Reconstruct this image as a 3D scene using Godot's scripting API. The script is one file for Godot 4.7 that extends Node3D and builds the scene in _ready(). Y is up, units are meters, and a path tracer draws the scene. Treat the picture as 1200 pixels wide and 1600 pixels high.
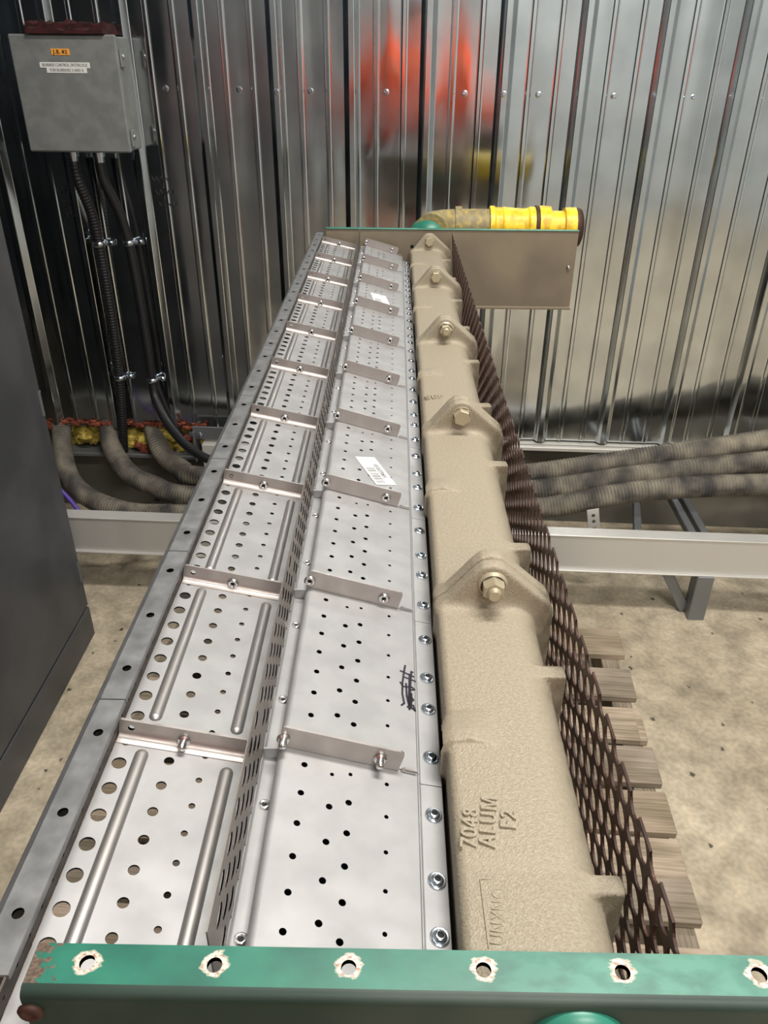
extends Node3D
# All measures below are metres. Points written as "cv" are relative to a height of EYE above the floor.

const EYE := 1.43
const PITCH := 0.1524          # length of one burner module
const MODULES := 10
const FIRST := -0.3135         # z of the bracket at the far end of the first module
const WALL_Z := -2.39
const WALL_TURN := -0.044
const NEAR_END := -0.163
const FAR_END := -1.70

var up := Vector3(0, EYE, 0)
var M := {}
var rng := RandomNumberGenerator.new()
var names := {}

# ------------------------------------------------------------------ mesh builder
class MB:
	var v := PackedVector3Array()
	var n := PackedVector3Array()
	var uv := PackedVector2Array()
	func tri(a: Vector3, b: Vector3, c: Vector3, na: Vector3, nb: Vector3, nc: Vector3, ua := Vector2(), ub := Vector2(), uc := Vector2()) -> void:
		v.append(a); v.append(c); v.append(b)
		n.append(na); n.append(nc); n.append(nb)
		uv.append(ua); uv.append(uc); uv.append(ub)
	func flat(a: Vector3, b: Vector3, c: Vector3) -> void:
		var m := (b - a).cross(c - a).normalized()
		tri(a, b, c, m, m, m)
	func quad(a: Vector3, b: Vector3, c: Vector3, d: Vector3) -> void:
		var m := (c - a).cross(d - b).normalized()
		tri(a, b, c, m, m, m)
		tri(a, c, d, m, m, m)
	func squad(a: Vector3, b: Vector3, c: Vector3, d: Vector3, na: Vector3, nb: Vector3, nc: Vector3, nd: Vector3) -> void:
		tri(a, b, c, na, nb, nc)
		tri(a, c, d, na, nc, nd)
	# facing: the quad or triangle is turned so that it looks along w
	func quad_to(a: Vector3, b: Vector3, c: Vector3, d: Vector3, w: Vector3) -> void:
		if (c - a).cross(d - b).dot(w) >= 0.0: quad(a, b, c, d)
		else: quad(d, c, b, a)
	func tri_to(a: Vector3, b: Vector3, c: Vector3, w: Vector3) -> void:
		if (b - a).cross(c - a).dot(w) >= 0.0: tri(a, b, c, w, w, w)
		else: tri(a, c, b, w, w, w)
	func mesh(mat: Material = null) -> ArrayMesh:
		var arr := []
		arr.resize(Mesh.ARRAY_MAX)
		arr[Mesh.ARRAY_VERTEX] = v
		arr[Mesh.ARRAY_NORMAL] = n
		arr[Mesh.ARRAY_TEX_UV] = uv
		var am := ArrayMesh.new()
		am.add_surface_from_arrays(Mesh.PRIMITIVE_TRIANGLES, arr)
		if mat: am.surface_set_material(0, mat)
		return am

func at(p: Vector3, b := Basis.IDENTITY) -> Transform3D:
	return Transform3D(b, p)

# a box with chamfered edges
func rbox(mb: MB, xf: Transform3D, size: Vector3, bev := 0.001) -> void:
	var h := size / 2.0
	bev = minf(bev, minf(h.x, minf(h.y, h.z)) * 0.9)
	var P := func(sx, sy, sz, ax) -> Vector3:
		var p := Vector3(sx * h.x, sy * h.y, sz * h.z)
		for i in 3:
			if i != ax: p[i] -= signf(p[i]) * bev
		return xf * p
	for ax in 3:
		var a1 := (ax + 1) % 3
		var a2 := (ax + 2) % 3
		for s in [-1.0, 1.0]:
			var q := []
			for c in [[-1.0, -1.0], [1.0, -1.0], [1.0, 1.0], [-1.0, 1.0]]:
				var sg := Vector3()
				sg[ax] = s; sg[a1] = c[0]; sg[a2] = c[1]
				q.append(P.call(sg.x, sg.y, sg.z, ax))
			var w := Vector3(); w[ax] = s
			mb.quad_to(q[0], q[1], q[2], q[3], xf.basis * w)
		# edges parallel to ax
		for s1 in [-1.0, 1.0]:
			for s2 in [-1.0, 1.0]:
				var g0 := Vector3(); g0[ax] = -1.0; g0[a1] = s1; g0[a2] = s2
				var g1 := g0; g1[ax] = 1.0
				var w2 := Vector3(); w2[a1] = s1; w2[a2] = s2
				mb.quad_to(P.call(g0.x, g0.y, g0.z, a1), P.call(g1.x, g1.y, g1.z, a1), P.call(g1.x, g1.y, g1.z, a2), P.call(g0.x, g0.y, g0.z, a2), xf.basis * w2)
	for sx in [-1.0, 1.0]:
		for sy in [-1.0, 1.0]:
			for sz in [-1.0, 1.0]:
				mb.tri_to(P.call(sx, sy, sz, 0), P.call(sx, sy, sz, 1), P.call(sx, sy, sz, 2), (xf.basis * Vector3(sx, sy, sz)).normalized())

# profile of (radius, height) turned round the local y axis; crisp between bands unless smooth
func lathe(mb: MB, xf: Transform3D, prof: Array, segs := 16, smooth := false, turn := 0.0) -> void:
	var nb := []
	for i in prof.size() - 1:
		var d: Vector2 = prof[i + 1] - prof[i]
		nb.append(Vector2(d.y, -d.x).normalized())
	for i in prof.size() - 1:
		var n0: Vector2 = nb[i]
		var n1: Vector2 = nb[i]
		if smooth:
			if i > 0: n0 = ((nb[i] as Vector2) + (nb[i - 1] as Vector2)).normalized()
			if i < nb.size() - 1: n1 = ((nb[i] as Vector2) + (nb[i + 1] as Vector2)).normalized()
		for k in segs:
			var a0 := TAU * k / segs + turn
			var a1 := TAU * (k + 1) / segs + turn
			var c0 := Vector3(cos(a0), 0, sin(a0))
			var c1 := Vector3(cos(a1), 0, sin(a1))
			var p: Vector2 = prof[i]
			var q: Vector2 = prof[i + 1]
			var A := xf * (c0 * p.x + Vector3(0, p.y, 0))
			var B := xf * (c1 * p.x + Vector3(0, p.y, 0))
			var C := xf * (c1 * q.x + Vector3(0, q.y, 0))
			var D := xf * (c0 * q.x + Vector3(0, q.y, 0))
			var na := xf.basis * (c0 * n0.x + Vector3(0, n0.y, 0))
			var nbb := xf.basis * (c1 * n0.x + Vector3(0, n0.y, 0))
			var nc := xf.basis * (c1 * n1.x + Vector3(0, n1.y, 0))
			var nd := xf.basis * (c0 * n1.x + Vector3(0, n1.y, 0))
			if segs <= 8:
				var mid := (na + nbb).normalized()
				mb.squad(A, D, C, B, mid, mid, mid, mid)
			else:
				mb.squad(A, D, C, B, na, nd, nc, nbb)

# a polyline in local xy, thickened to th on its right-hand side and run along local z
func sheet(mb: MB, xf: Transform3D, pts: Array, z0: float, z1: float, th := 0.0012, smooth := false) -> void:
	var cnt := pts.size()
	var en := []
	for i in cnt - 1:
		var d: Vector2 = ((pts[i + 1] as Vector2) - (pts[i] as Vector2)).normalized()
		en.append(Vector2(-d.y, d.x))
	var vn := []
	for i in cnt:
		var a: Vector2 = en[maxi(i - 1, 0)]
		var b: Vector2 = en[mini(i, cnt - 2)]
		var m := (a + b).normalized()
		vn.append(m / maxf(0.4, m.dot(a)))
	var g := func(p: Vector2, z: float) -> Vector3: return xf * Vector3(p.x, p.y, z)
	var gn := func(p: Vector2) -> Vector3: return (xf.basis * Vector3(p.x, p.y, 0)).normalized()
	for i in cnt - 1:
		var p: Vector2 = pts[i]
		var q: Vector2 = pts[i + 1]
		var pi_: Vector2 = p - (vn[i] as Vector2) * th
		var qi: Vector2 = q - (vn[i + 1] as Vector2) * th
		var na: Vector3 = gn.call(vn[i] if smooth else en[i])
		var nb: Vector3 = gn.call(vn[i + 1] if smooth else en[i])
		mb.squad(g.call(p, z1), g.call(q, z1), g.call(q, z0), g.call(p, z0), na, nb, nb, na)
		mb.squad(g.call(pi_, z0), g.call(qi, z0), g.call(qi, z1), g.call(pi_, z1), -na, -nb, -nb, -na)
		mb.quad_to(g.call(p, z1), g.call(pi_, z1), g.call(qi, z1), g.call(q, z1), xf.basis.z)
		mb.quad_to(g.call(p, z0), g.call(pi_, z0), g.call(qi, z0), g.call(q, z0), -xf.basis.z)
	var d0: Vector2 = (pts[0] as Vector2) - (pts[1] as Vector2)
	var d1: Vector2 = (pts[cnt - 1] as Vector2) - (pts[cnt - 2] as Vector2)
	var e0: Vector2 = (pts[0] as Vector2) - (vn[0] as Vector2) * th
	var e1: Vector2 = (pts[cnt - 1] as Vector2) - (vn[cnt - 1] as Vector2) * th
	mb.quad_to(g.call(pts[0], z0), g.call(pts[0], z1), g.call(e0, z1), g.call(e0, z0), gn.call(d0))
	mb.quad_to(g.call(pts[cnt - 1], z0), g.call(pts[cnt - 1], z1), g.call(e1, z1), g.call(e1, z0), gn.call(d1))

# a flat polygon (local xy) run along local z from z0 to z1
func prism(mb: MB, xf: Transform3D, poly: PackedVector2Array, z0: float, z1: float) -> void:
	if Geometry2D.is_polygon_clockwise(poly):
		poly.reverse()
	var ids := Geometry2D.triangulate_polygon(poly)
	for i in range(0, ids.size(), 3):
		var a := poly[ids[i]]; var b := poly[ids[i + 1]]; var c := poly[ids[i + 2]]
		mb.tri_to(xf * Vector3(a.x, a.y, z1), xf * Vector3(b.x, b.y, z1), xf * Vector3(c.x, c.y, z1), xf.basis.z.normalized())
		mb.tri_to(xf * Vector3(a.x, a.y, z0), xf * Vector3(b.x, b.y, z0), xf * Vector3(c.x, c.y, z0), -xf.basis.z.normalized())
	for i in poly.size():
		var p := poly[i]
		var q := poly[(i + 1) % poly.size()]
		mb.quad(xf * Vector3(p.x, p.y, z0), xf * Vector3(q.x, q.y, z0), xf * Vector3(q.x, q.y, z1), xf * Vector3(p.x, p.y, z1))

# a flat sheet in local x (u) and z (w), top at local y = 0, with round holes (u, w, r); uv from 0 to 1 over the sheet
func holed(mb: MB, xf: Transform3D, u0: float, u1: float, w0: float, w1: float, holes: Array, th := 0.0012, segs := 14, bevel := 0.0) -> void:
	var pts := PackedVector2Array()
	var K := 1000.0
	var nu := maxi(1, int((u1 - u0) / 0.012))
	var nw := maxi(1, int((w1 - w0) / 0.012))
	for i in nu + 1:
		pts.append(Vector2(lerpf(u0, u1, float(i) / nu), w0) * K)
		pts.append(Vector2(lerpf(u0, u1, float(i) / nu), w1) * K)
	for i in range(1, nw):
		pts.append(Vector2(u0, lerpf(w0, w1, float(i) / nw)) * K)
		pts.append(Vector2(u1, lerpf(w0, w1, float(i) / nw)) * K)
	for h in holes:
		for k in segs:
			var a: float = TAU * (k + 0.37) / segs
			pts.append(Vector2(h.x + cos(a) * h.z, h.y + sin(a) * h.z) * K)
	var ids := Geometry2D.triangulate_delaunay(pts)
	var top := xf.basis.y.normalized()
	for i in range(0, ids.size(), 3):
		var a := pts[ids[i]] / K; var b := pts[ids[i + 1]] / K; var c := pts[ids[i + 2]] / K
		var m := (a + b + c) / 3.0
		var inside := false
		for h in holes:
			if m.distance_squared_to(Vector2(h.x, h.y)) < h.z * h.z * 0.97:
				inside = true
				break
		if inside: continue
		if (b - a).cross(c - a) > 0.0:
			var t := b; b = c; c = t
		var A := xf * Vector3(a.x, 0, a.y); var B := xf * Vector3(b.x, 0, b.y); var C := xf * Vector3(c.x, 0, c.y)
		var f := func(p: Vector2) -> Vector2: return Vector2((p.x - u0) / (u1 - u0), (p.y - w0) / (w1 - w0))
		mb.tri(A, B, C, top, top, top, f.call(a), f.call(b), f.call(c))
		var dn := -top * th
		mb.tri(A + dn, C + dn, B + dn, -top, -top, -top, f.call(a), f.call(c), f.call(b))
	for h in holes:
		for k in segs:
			var a0: float = TAU * (k + 0.37) / segs
			var a1: float = TAU * (k + 1.37) / segs
			var p0 := Vector3(cos(a0), 0, sin(a0)); var p1 := Vector3(cos(a1), 0, sin(a1))
			var o := Vector3(h.x, 0, h.y)
			var A2: Vector3 = xf * (o + p0 * h.z); var B2: Vector3 = xf * (o + p1 * h.z)
			var d2 := -top * th
			mb.squad(A2, B2, B2 + d2, A2 + d2, xf.basis * -p0, xf.basis * -p1, xf.basis * -p1, xf.basis * -p0)
	var c00 := xf * Vector3(u0, 0, w0); var c10 := xf * Vector3(u1, 0, w0); var c11 := xf * Vector3(u1, 0, w1); var c01 := xf * Vector3(u0, 0, w1)
	var dd := -top * th
	mb.quad_to(c00, c10, c10 + dd, c00 + dd, -xf.basis.z)
	mb.quad_to(c01, c11, c11 + dd, c01 + dd, xf.basis.z)
	mb.quad_to(c00, c01, c01 + dd, c00 + dd, -xf.basis.x)
	mb.quad_to(c10, c11, c11 + dd, c10 + dd, xf.basis.x)

# a pressed bead: half a capsule on the plane y = 0, along local z from w0 to w1
func bead(mb: MB, xf: Transform3D, u: float, w0: float, w1: float, hw: float, ht: float) -> void:
	var st := []
	for i in 6: st.append([w0 + hw * (1.0 - sin(PI / 2 * i / 5.0)), cos(PI / 2 * i / 5.0)])
	st.reverse()
	var stations := []
	for i in 6:
		var t := PI / 2 * i / 5.0
		stations.append([w0 + hw * (1.0 - cos(t)), sin(t)])
	for i in 6:
		var t := PI / 2 * (1.0 - i / 5.0)
		stations.append([w1 - hw * (1.0 - cos(t)), sin(t)])
	var cnt := 11
	var P := func(s, k) -> Vector3:
		var a: float = PI * k / (cnt - 1)
		return Vector3(u - cos(a) * hw * s[1], sin(a) * ht * s[1], s[0])
	var N := func(s, k, end_sign) -> Vector3:
		var a: float = PI * k / (cnt - 1)
		var along: float = sqrt(maxf(0.0, 1.0 - s[1] * s[1])) * end_sign
		return (xf.basis * Vector3(-cos(a) * s[1] * ht / hw, sin(a) * s[1], along * ht / hw).normalized())
	for i in stations.size() - 1:
		var s: Array = stations[i]
		var q: Array = stations[i + 1]
		var g0 := -1.0 if i < 6 else 1.0
		var g1 := -1.0 if i + 1 < 6 else 1.0
		for k in cnt - 1:
			mb.squad(xf * (P.call(s, k) as Vector3), xf * (P.call(q, k) as Vector3), xf * (P.call(q, k + 1) as Vector3), xf * (P.call(s, k + 1) as Vector3), N.call(s, k, g0), N.call(q, k, g1), N.call(q, k + 1, g1), N.call(s, k + 1, g0))

# a round tube along points; rad may change along the way: ripple > 0 gives corrugations of that length
func tube(mb: MB, pts: PackedVector3Array, rad: float, segs := 12, ripple := 0.0, depth := 0.0, cap := true) -> void:
	var c := Curve3D.new()
	for i in pts.size():
		var t := (pts[mini(i + 1, pts.size() - 1)] - pts[maxi(i - 1, 0)]) / 6.0
		c.add_point(pts[i], -t, t)
	c.bake_interval = 0.01
	var length := c.get_baked_length()
	var step := ripple / 4.0 if ripple > 0.0 else clampf(rad * 1.2, 0.004, 0.03)
	var cnt := maxi(2, int(length / step))
	var pos := []
	for i in cnt + 1: pos.append(c.sample_baked(length * i / cnt, true))
	var side := Vector3.UP
	var rings := []
	for i in cnt + 1:
		var d: Vector3 = ((pos[mini(i + 1, cnt)] as Vector3) - (pos[maxi(i - 1, 0)] as Vector3)).normalized()
		if i == 0 and absf(d.dot(side)) > 0.9: side = Vector3.RIGHT
		side = (side - d * side.dot(d)).normalized()
		var b := d.cross(side)
		var r := rad
		var slope := 0.0
		if ripple > 0.0:
			r += depth * cos(TAU * i / 4.0)
			slope = depth * 0.9 / step * sin(TAU * i / 4.0)
		var ring := []
		for k in segs:
			var a := TAU * k / segs
			var o := side * cos(a) + b * sin(a)
			ring.append([(pos[i] as Vector3) + o * r, (o + d * slope).normalized()])
		rings.append(ring)
	for i in cnt:
		for k in segs:
			var k2 := (k + 1) % segs
			var A: Array = rings[i][k]; var B: Array = rings[i][k2]; var C: Array = rings[i + 1][k2]; var D: Array = rings[i + 1][k]
			mb.squad(A[0], B[0], C[0], D[0], A[1], B[1], C[1], D[1])
	if cap:
		for e in [0, cnt]:
			var w: Vector3 = (pos[1] as Vector3) - (pos[0] as Vector3) if e == 0 else (pos[cnt - 1] as Vector3) - (pos[cnt] as Vector3)
			for k in segs: mb.tri_to(pos[e], rings[e][k][0], rings[e][(k + 1) % segs][0], -w.normalized())

# surface nets over a signed distance field
func nets(mb: MB, f: Callable, lo: Vector3, hi: Vector3, cell: float) -> void:
	var nx := int(ceil((hi.x - lo.x) / cell)) + 1
	var ny := int(ceil((hi.y - lo.y) / cell)) + 1
	var nz := int(ceil((hi.z - lo.z) / cell)) + 1
	var val := PackedFloat32Array()
	val.resize(nx * ny * nz)
	var sy := nx
	var sz := nx * ny
	# coarse pass: skip samples far from the surface
	for k in nz:
		for j in ny:
			var i := 0
			while i < nx:
				var d: float = f.call(lo.x + i * cell, lo.y + j * cell, lo.z + k * cell)
				val[i + j * sy + k * sz] = d
				var skip := int(absf(d) / cell * 0.6) - 2
				while skip > 0 and i + 1 < nx:
					i += 1
					val[i + j * sy + k * sz] = d
					skip -= 1
				i += 1
	var idx := PackedInt32Array()
	idx.resize(nx * ny * nz)
	idx.fill(-1)
	var P := PackedVector3Array()
	var N := PackedVector3Array()
	var off := [0, 1, sy, sy + 1, sz, sz + 1, sz + sy, sz + sy + 1]
	var corner := [Vector3(0, 0, 0), Vector3(1, 0, 0), Vector3(0, 1, 0), Vector3(1, 1, 0), Vector3(0, 0, 1), Vector3(1, 0, 1), Vector3(0, 1, 1), Vector3(1, 1, 1)]
	var edges := [[0, 1], [2, 3], [4, 5], [6, 7], [0, 2], [1, 3], [4, 6], [5, 7], [0, 4], [1, 5], [2, 6], [3, 7]]
	for k in nz - 1:
		for j in ny - 1:
			for i in nx - 1:
				var b := i + j * sy + k * sz
				var neg := 0
				for o in off:
					if val[b + o] < 0.0: neg += 1
				if neg == 0 or neg == 8: continue
				var s := Vector3()
				var c := 0
				for e in edges:
					var a0: float = val[b + off[e[0]]]
					var a1: float = val[b + off[e[1]]]
					if (a0 < 0.0) != (a1 < 0.0):
						s += (corner[e[0]] as Vector3).lerp(corner[e[1]], a0 / (a0 - a1))
						c += 1
				var p := lo + (Vector3(i, j, k) + s / c) * cell
				idx[b] = P.size()
				P.append(p)
				var h := cell * 0.5
				N.append(Vector3(f.call(p.x + h, p.y, p.z) - f.call(p.x - h, p.y, p.z), f.call(p.x, p.y + h, p.z) - f.call(p.x, p.y - h, p.z), f.call(p.x, p.y, p.z + h) - f.call(p.x, p.y, p.z - h)).normalized())
	for k in range(1, nz - 1):
		for j in range(1, ny - 1):
			for i in range(1, nx - 1):
				var b := i + j * sy + k * sz
				var inn := val[b] < 0.0
				for ax in 3:
					var st: int = [1, sy, sz][ax]
					if (val[b + st] < 0.0) == inn: continue
					var u: int = [sy, sz, 1][ax]
					var w: int = [sz, 1, sy][ax]
					var q := [idx[b], idx[b - u], idx[b - u - w], idx[b - w]]
					if q.min() < 0: continue
					if not inn: q.reverse()
					mb.squad(P[q[0]], P[q[1]], P[q[2]], P[q[3]], N[q[0]], N[q[1]], N[q[2]], N[q[3]])

# ------------------------------------------------------------------ nodes
func numbered(called: String) -> String:
	if not names.has(called):
		names[called] = 0
		return called
	names[called] += 1
	return "%s_%03d" % [called, names[called]]

func thing(called: String, label: String, category: String, base := Vector3.ZERO, group := "", kind := "") -> Node3D:
	var o := Node3D.new()
	o.name = numbered(called)
	add_child(o)
	o.position = base + up
	meta(o, label, category, group, kind)
	return o

func meta(o: Node, label: String, category := "", group := "", kind := "") -> void:
	o.set_meta("label", label)
	if category: o.set_meta("category", category)
	if group: o.set_meta("group", group)
	if kind: o.set_meta("kind", kind)

# one mesh under parent; its vertices and p are relative to eye height
func put(parent: Node, called: String, mesh: Mesh, mat: Material, p := Vector3.ZERO, b := Basis.IDENTITY, label := "") -> MeshInstance3D:
	var o := MeshInstance3D.new()
	o.name = called if parent != self else numbered(called)
	o.mesh = mesh
	if mat: o.material_override = null
	if mat:
		for s in mesh.get_surface_count(): o.set_surface_override_material(s, mat)
	parent.add_child(o, true)
	o.global_transform = Transform3D(b, p + up)
	if label: o.set_meta("label", label)
	return o

func text_mesh(t: String, height: float, depth := 0.001, bold := false) -> TextMesh:
	var m := TextMesh.new()
	var f := SystemFont.new()
	f.font_names = PackedStringArray(["Droid Sans"])
	if bold: f.font_weight = 700
	m.font = f
	m.text = t
	m.font_size = 32
	m.pixel_size = height / 23.0
	m.depth = depth
	m.curve_step = 1.5
	return m

# ------------------------------------------------------------------ materials
func noise(freq: float, oct := 4, seed_ := 1, kind := FastNoiseLite.TYPE_SIMPLEX_SMOOTH) -> FastNoiseLite:
	var f := FastNoiseLite.new()
	f.noise_type = kind
	f.frequency = freq
	f.fractal_octaves = oct
	f.seed = seed_
	return f

func ramp_tex(freq: float, stops: Array, size := 512, seed_ := 1, oct := 5) -> NoiseTexture2D:
	var t := NoiseTexture2D.new()
	t.width = size; t.height = size
	t.seamless = true
	t.noise = noise(freq, oct, seed_)
	var g := Gradient.new()
	g.offsets = PackedFloat32Array(stops.map(func(s): return s[0]))
	g.colors = PackedColorArray(stops.map(func(s): return s[1]))
	t.color_ramp = g
	return t

func bump_tex(freq: float, strength: float, size := 512, seed_ := 3, oct := 4) -> NoiseTexture2D:
	var t := NoiseTexture2D.new()
	t.width = size; t.height = size
	t.seamless = true
	t.as_normal_map = true
	t.bump_strength = strength
	t.noise = noise(freq, oct, seed_)
	return t

func grey(v: float) -> Color:
	return Color(v, v, v)

func mat(called: String, c: Color, rough := 0.5, metal := 0.0) -> StandardMaterial3D:
	var m := StandardMaterial3D.new()
	m.resource_name = called
	m.albedo_color = c
	m.roughness = rough
	m.metallic = metal
	M[called] = m
	return m

func tri_scale(m: StandardMaterial3D, s: float, world := false) -> void:
	m.uv1_triplanar = true
	m.uv1_world_triplanar = world
	m.uv1_scale = Vector3(s, s, s)

func materials() -> void:
	var m := mat("stainless", Color(0.65, 0.648, 0.65), 1.0, 0.55)
	m.roughness_texture = ramp_tex(0.012, [[0.25, grey(0.50)], [0.75, grey(0.60)]], 256, 5)
	m.albedo_texture = ramp_tex(0.02, [[0.2, grey(0.94)], [0.7, grey(1.0)]], 256, 8)
	tri_scale(m, 6.0)
	m = mat("stainless_bracket", Color(0.68, 0.655, 0.64), 1.0, 0.85)
	m.roughness_texture = ramp_tex(0.02, [[0.25, grey(0.34)], [0.75, grey(0.52)]], 256, 6)
	tri_scale(m, 8.0)
	mat("bead_steel", Color(0.66, 0.65, 0.64), 0.42, 0.85)
	m = mat("divider_steel", Color(0.60, 0.575, 0.55), 0.42, 0.8)
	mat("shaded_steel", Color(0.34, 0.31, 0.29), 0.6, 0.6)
	mat("bright_bolt", Color(0.86, 0.86, 0.86), 0.2, 1.0)
	mat("zinc", Color(0.80, 0.84, 0.88), 0.22, 1.0)
	mat("socket_dark", Color(0.05, 0.06, 0.07), 0.6, 0.3)
	m = mat("rail_steel", Color(0.56, 0.565, 0.57), 1.0, 0.6)
	m.roughness_texture = ramp_tex(0.02, [[0.25, grey(0.40)], [0.75, grey(0.58)]], 256, 16)
	m.albedo_texture = ramp_tex(0.03, [[0.2, grey(0.88)], [0.7, grey(1.0)]], 256, 17)
	tri_scale(m, 7.0)
	m = mat("cast", Color(1, 1, 1), 0.62, 0.12)
	m.albedo_texture = ramp_tex(0.11, [[0.1, Color(0.575, 0.535, 0.46)], [0.5, Color(0.605, 0.565, 0.49)], [0.9, Color(0.64, 0.605, 0.535)]], 512, 21, 4)
	m.normal_enabled = true
	m.normal_texture = bump_tex(0.22, 3.0, 512, 22, 2)
	m.normal_scale = 0.45
	tri_scale(m, 5.5)
	m = mat("cast_bolt", Color(0.70, 0.66, 0.56), 0.42, 0.35)
	m = mat("rust_mesh", Color(1, 1, 1), 0.55, 0.25)
	m.albedo_texture = ramp_tex(0.02, [[0.2, Color(0.17, 0.085, 0.06)], [0.55, Color(0.23, 0.125, 0.09)], [0.85, Color(0.34, 0.21, 0.16)]], 256, 31)
	tri_scale(m, 8.0)
	mat("dark_body", Color(0.12, 0.10, 0.09), 0.7, 0.3)
	m = mat("plate_beige", Color(1, 1, 1), 0.5, 0.1)
	m.albedo_texture = ramp_tex(0.006, [[0.25, Color(0.44, 0.40, 0.345)], [0.75, Color(0.52, 0.475, 0.40)]], 256, 41)
	tri_scale(m, 2.0)
	m = mat("green_paint", Color(1, 1, 1), 0.38, 0.0)
	m.albedo_texture = ramp_tex(0.01, [[0.2, Color(0.12, 0.43, 0.36)], [0.6, Color(0.17, 0.50, 0.42)], [0.85, Color(0.30, 0.57, 0.49)]], 256, 51)
	m.clearcoat_enabled = true
	m.clearcoat = 0.3
	tri_scale(m, 5.0)
	m = mat("green_dirty_shaded", Color(1, 1, 1), 0.5, 0.0)  # dirty green, albedo also lowered for the shade on the upright web
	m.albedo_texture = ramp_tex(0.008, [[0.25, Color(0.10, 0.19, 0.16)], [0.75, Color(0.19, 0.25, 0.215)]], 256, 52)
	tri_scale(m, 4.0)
	m = mat("yellow_paint", Color(1, 1, 1), 0.42, 0.0)
	m.albedo_texture = ramp_tex(0.02, [[0.2, Color(0.80, 0.62, 0.06)], [0.5, Color(0.95, 0.80, 0.10)], [0.9, Color(0.98, 0.88, 0.30)]], 256, 61)
	tri_scale(m, 7.0)
	m = mat("yellow_worn", Color(1, 1, 1), 0.6, 0.05)
	m.albedo_texture = ramp_tex(0.03, [[0.25, Color(0.50, 0.46, 0.36)], [0.65, Color(0.60, 0.54, 0.36)], [0.95, Color(0.82, 0.72, 0.24)]], 256, 62)
	tri_scale(m, 8.0)
	mat("rust_cap", Color(0.26, 0.17, 0.14), 0.6, 0.3)
	m = mat("galvanised", Color(0.80, 0.82, 0.83), 1.0, 1.0)
	m.roughness_texture = ramp_tex(0.008, [[0.2, grey(0.10)], [0.8, grey(0.17)]], 512, 71, 6)
	m.albedo_texture = ramp_tex(0.006, [[0.15, grey(0.93)], [0.75, grey(1.0)]], 512, 72, 6)
	tri_scale(m, 1.6)
	m = mat("box_paint", Color(1, 1, 1), 0.55, 0.0)
	m.albedo_texture = ramp_tex(0.015, [[0.25, Color(0.45, 0.46, 0.46)], [0.75, Color(0.50, 0.51, 0.505)]], 256, 81)
	tri_scale(m, 4.0)
	m = mat("cabinet_paint", Color(1, 1, 1), 0.42, 0.0)
	m.albedo_texture = ramp_tex(0.01, [[0.25, Color(0.25, 0.255, 0.27)], [0.75, Color(0.30, 0.305, 0.32)]], 256, 82)
	tri_scale(m, 1.5)
	mat("label_white", Color(0.90, 0.90, 0.89), 0.5)
	mat("label_orange", Color(0.96, 0.66, 0.28), 0.5)
	mat("ink", Color(0.07, 0.07, 0.08), 0.6)
	mat("marker_ink", Color(0.10, 0.08, 0.14), 0.45)
	mat("print_grey", Color(0.52, 0.51, 0.50), 0.5)
	m = mat("dark_red_cloth", Color(1, 1, 1), 0.95)
	m.albedo_texture = ramp_tex(0.03, [[0.3, Color(0.16, 0.05, 0.055)], [0.7, Color(0.25, 0.085, 0.09)]], 128, 85)
	tri_scale(m, 10.0)
	mat("black_rubber", Color(0.09, 0.09, 0.10), 0.5)
	m = mat("dusty_hose", Color(1, 1, 1), 0.8)
	m.albedo_texture = ramp_tex(0.012, [[0.2, Color(0.22, 0.21, 0.205)], [0.5, Color(0.41, 0.385, 0.35)], [0.85, Color(0.58, 0.55, 0.48)]], 256, 91)
	tri_scale(m, 3.0)
	mat("purple_sheath", Color(0.34, 0.24, 0.62), 0.5)
	m = mat("wool", Color(1, 1, 1), 1.0)
	m.albedo_texture = ramp_tex(0.03, [[0.25, Color(0.52, 0.44, 0.14)], [0.7, Color(0.76, 0.68, 0.34)]], 128, 93)
	tri_scale(m, 9.0)
	m = mat("orange_foam", Color(1, 1, 1), 0.9)
	m.albedo_texture = ramp_tex(0.03, [[0.25, Color(0.34, 0.12, 0.08)], [0.7, Color(0.54, 0.30, 0.20)]], 128, 94)
	tri_scale(m, 9.0)
	m = mat("aluminium", Color(0.80, 0.79, 0.77), 1.0, 0.35)
	m.roughness_texture = ramp_tex(0.01, [[0.25, grey(0.34)], [0.75, grey(0.5)]], 256, 95)
	tri_scale(m, 2.0)
	mat("frame_steel", Color(0.52, 0.53, 0.54), 0.5, 0.7)
	for i in 3:
		var t := [Color(0.58, 0.52, 0.44), Color(0.53, 0.485, 0.42), Color(0.62, 0.56, 0.48)][i] as Color
		m = mat("pallet_wood_%d" % i, Color(1, 1, 1), 0.85)
		m.albedo_texture = wood_tex(t, 100 + i)
		m.uv1_scale = Vector3(1, 1, 1)
	m = mat("floor_concrete", Color(1, 1, 1), 0.62)
	m = mat("room_paint", Color(0.82, 0.84, 0.85), 0.8)
	m = mat("room_dark", Color(0.20, 0.24, 0.29), 0.8)
	mat("ceiling_paint", Color(0.82, 0.83, 0.84), 0.9)
	m = mat("base_wall", Color(1, 1, 1), 0.8)
	m.albedo_texture = ramp_tex(0.008, [[0.25, Color(0.36, 0.35, 0.32)], [0.75, Color(0.47, 0.45, 0.41)]], 256, 97)
	tri_scale(m, 1.2)
	mat("trim_white", Color(0.80, 0.79, 0.76), 0.5, 0.2)
	m = mat("hi_vis_orange", Color(1.0, 0.36, 0.16), 0.8)
	mat("hat_grey", Color(0.62, 0.60, 0.64), 0.5)
	mat("rust_orange_cloth", Color(0.80, 0.30, 0.16), 0.9)
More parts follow.
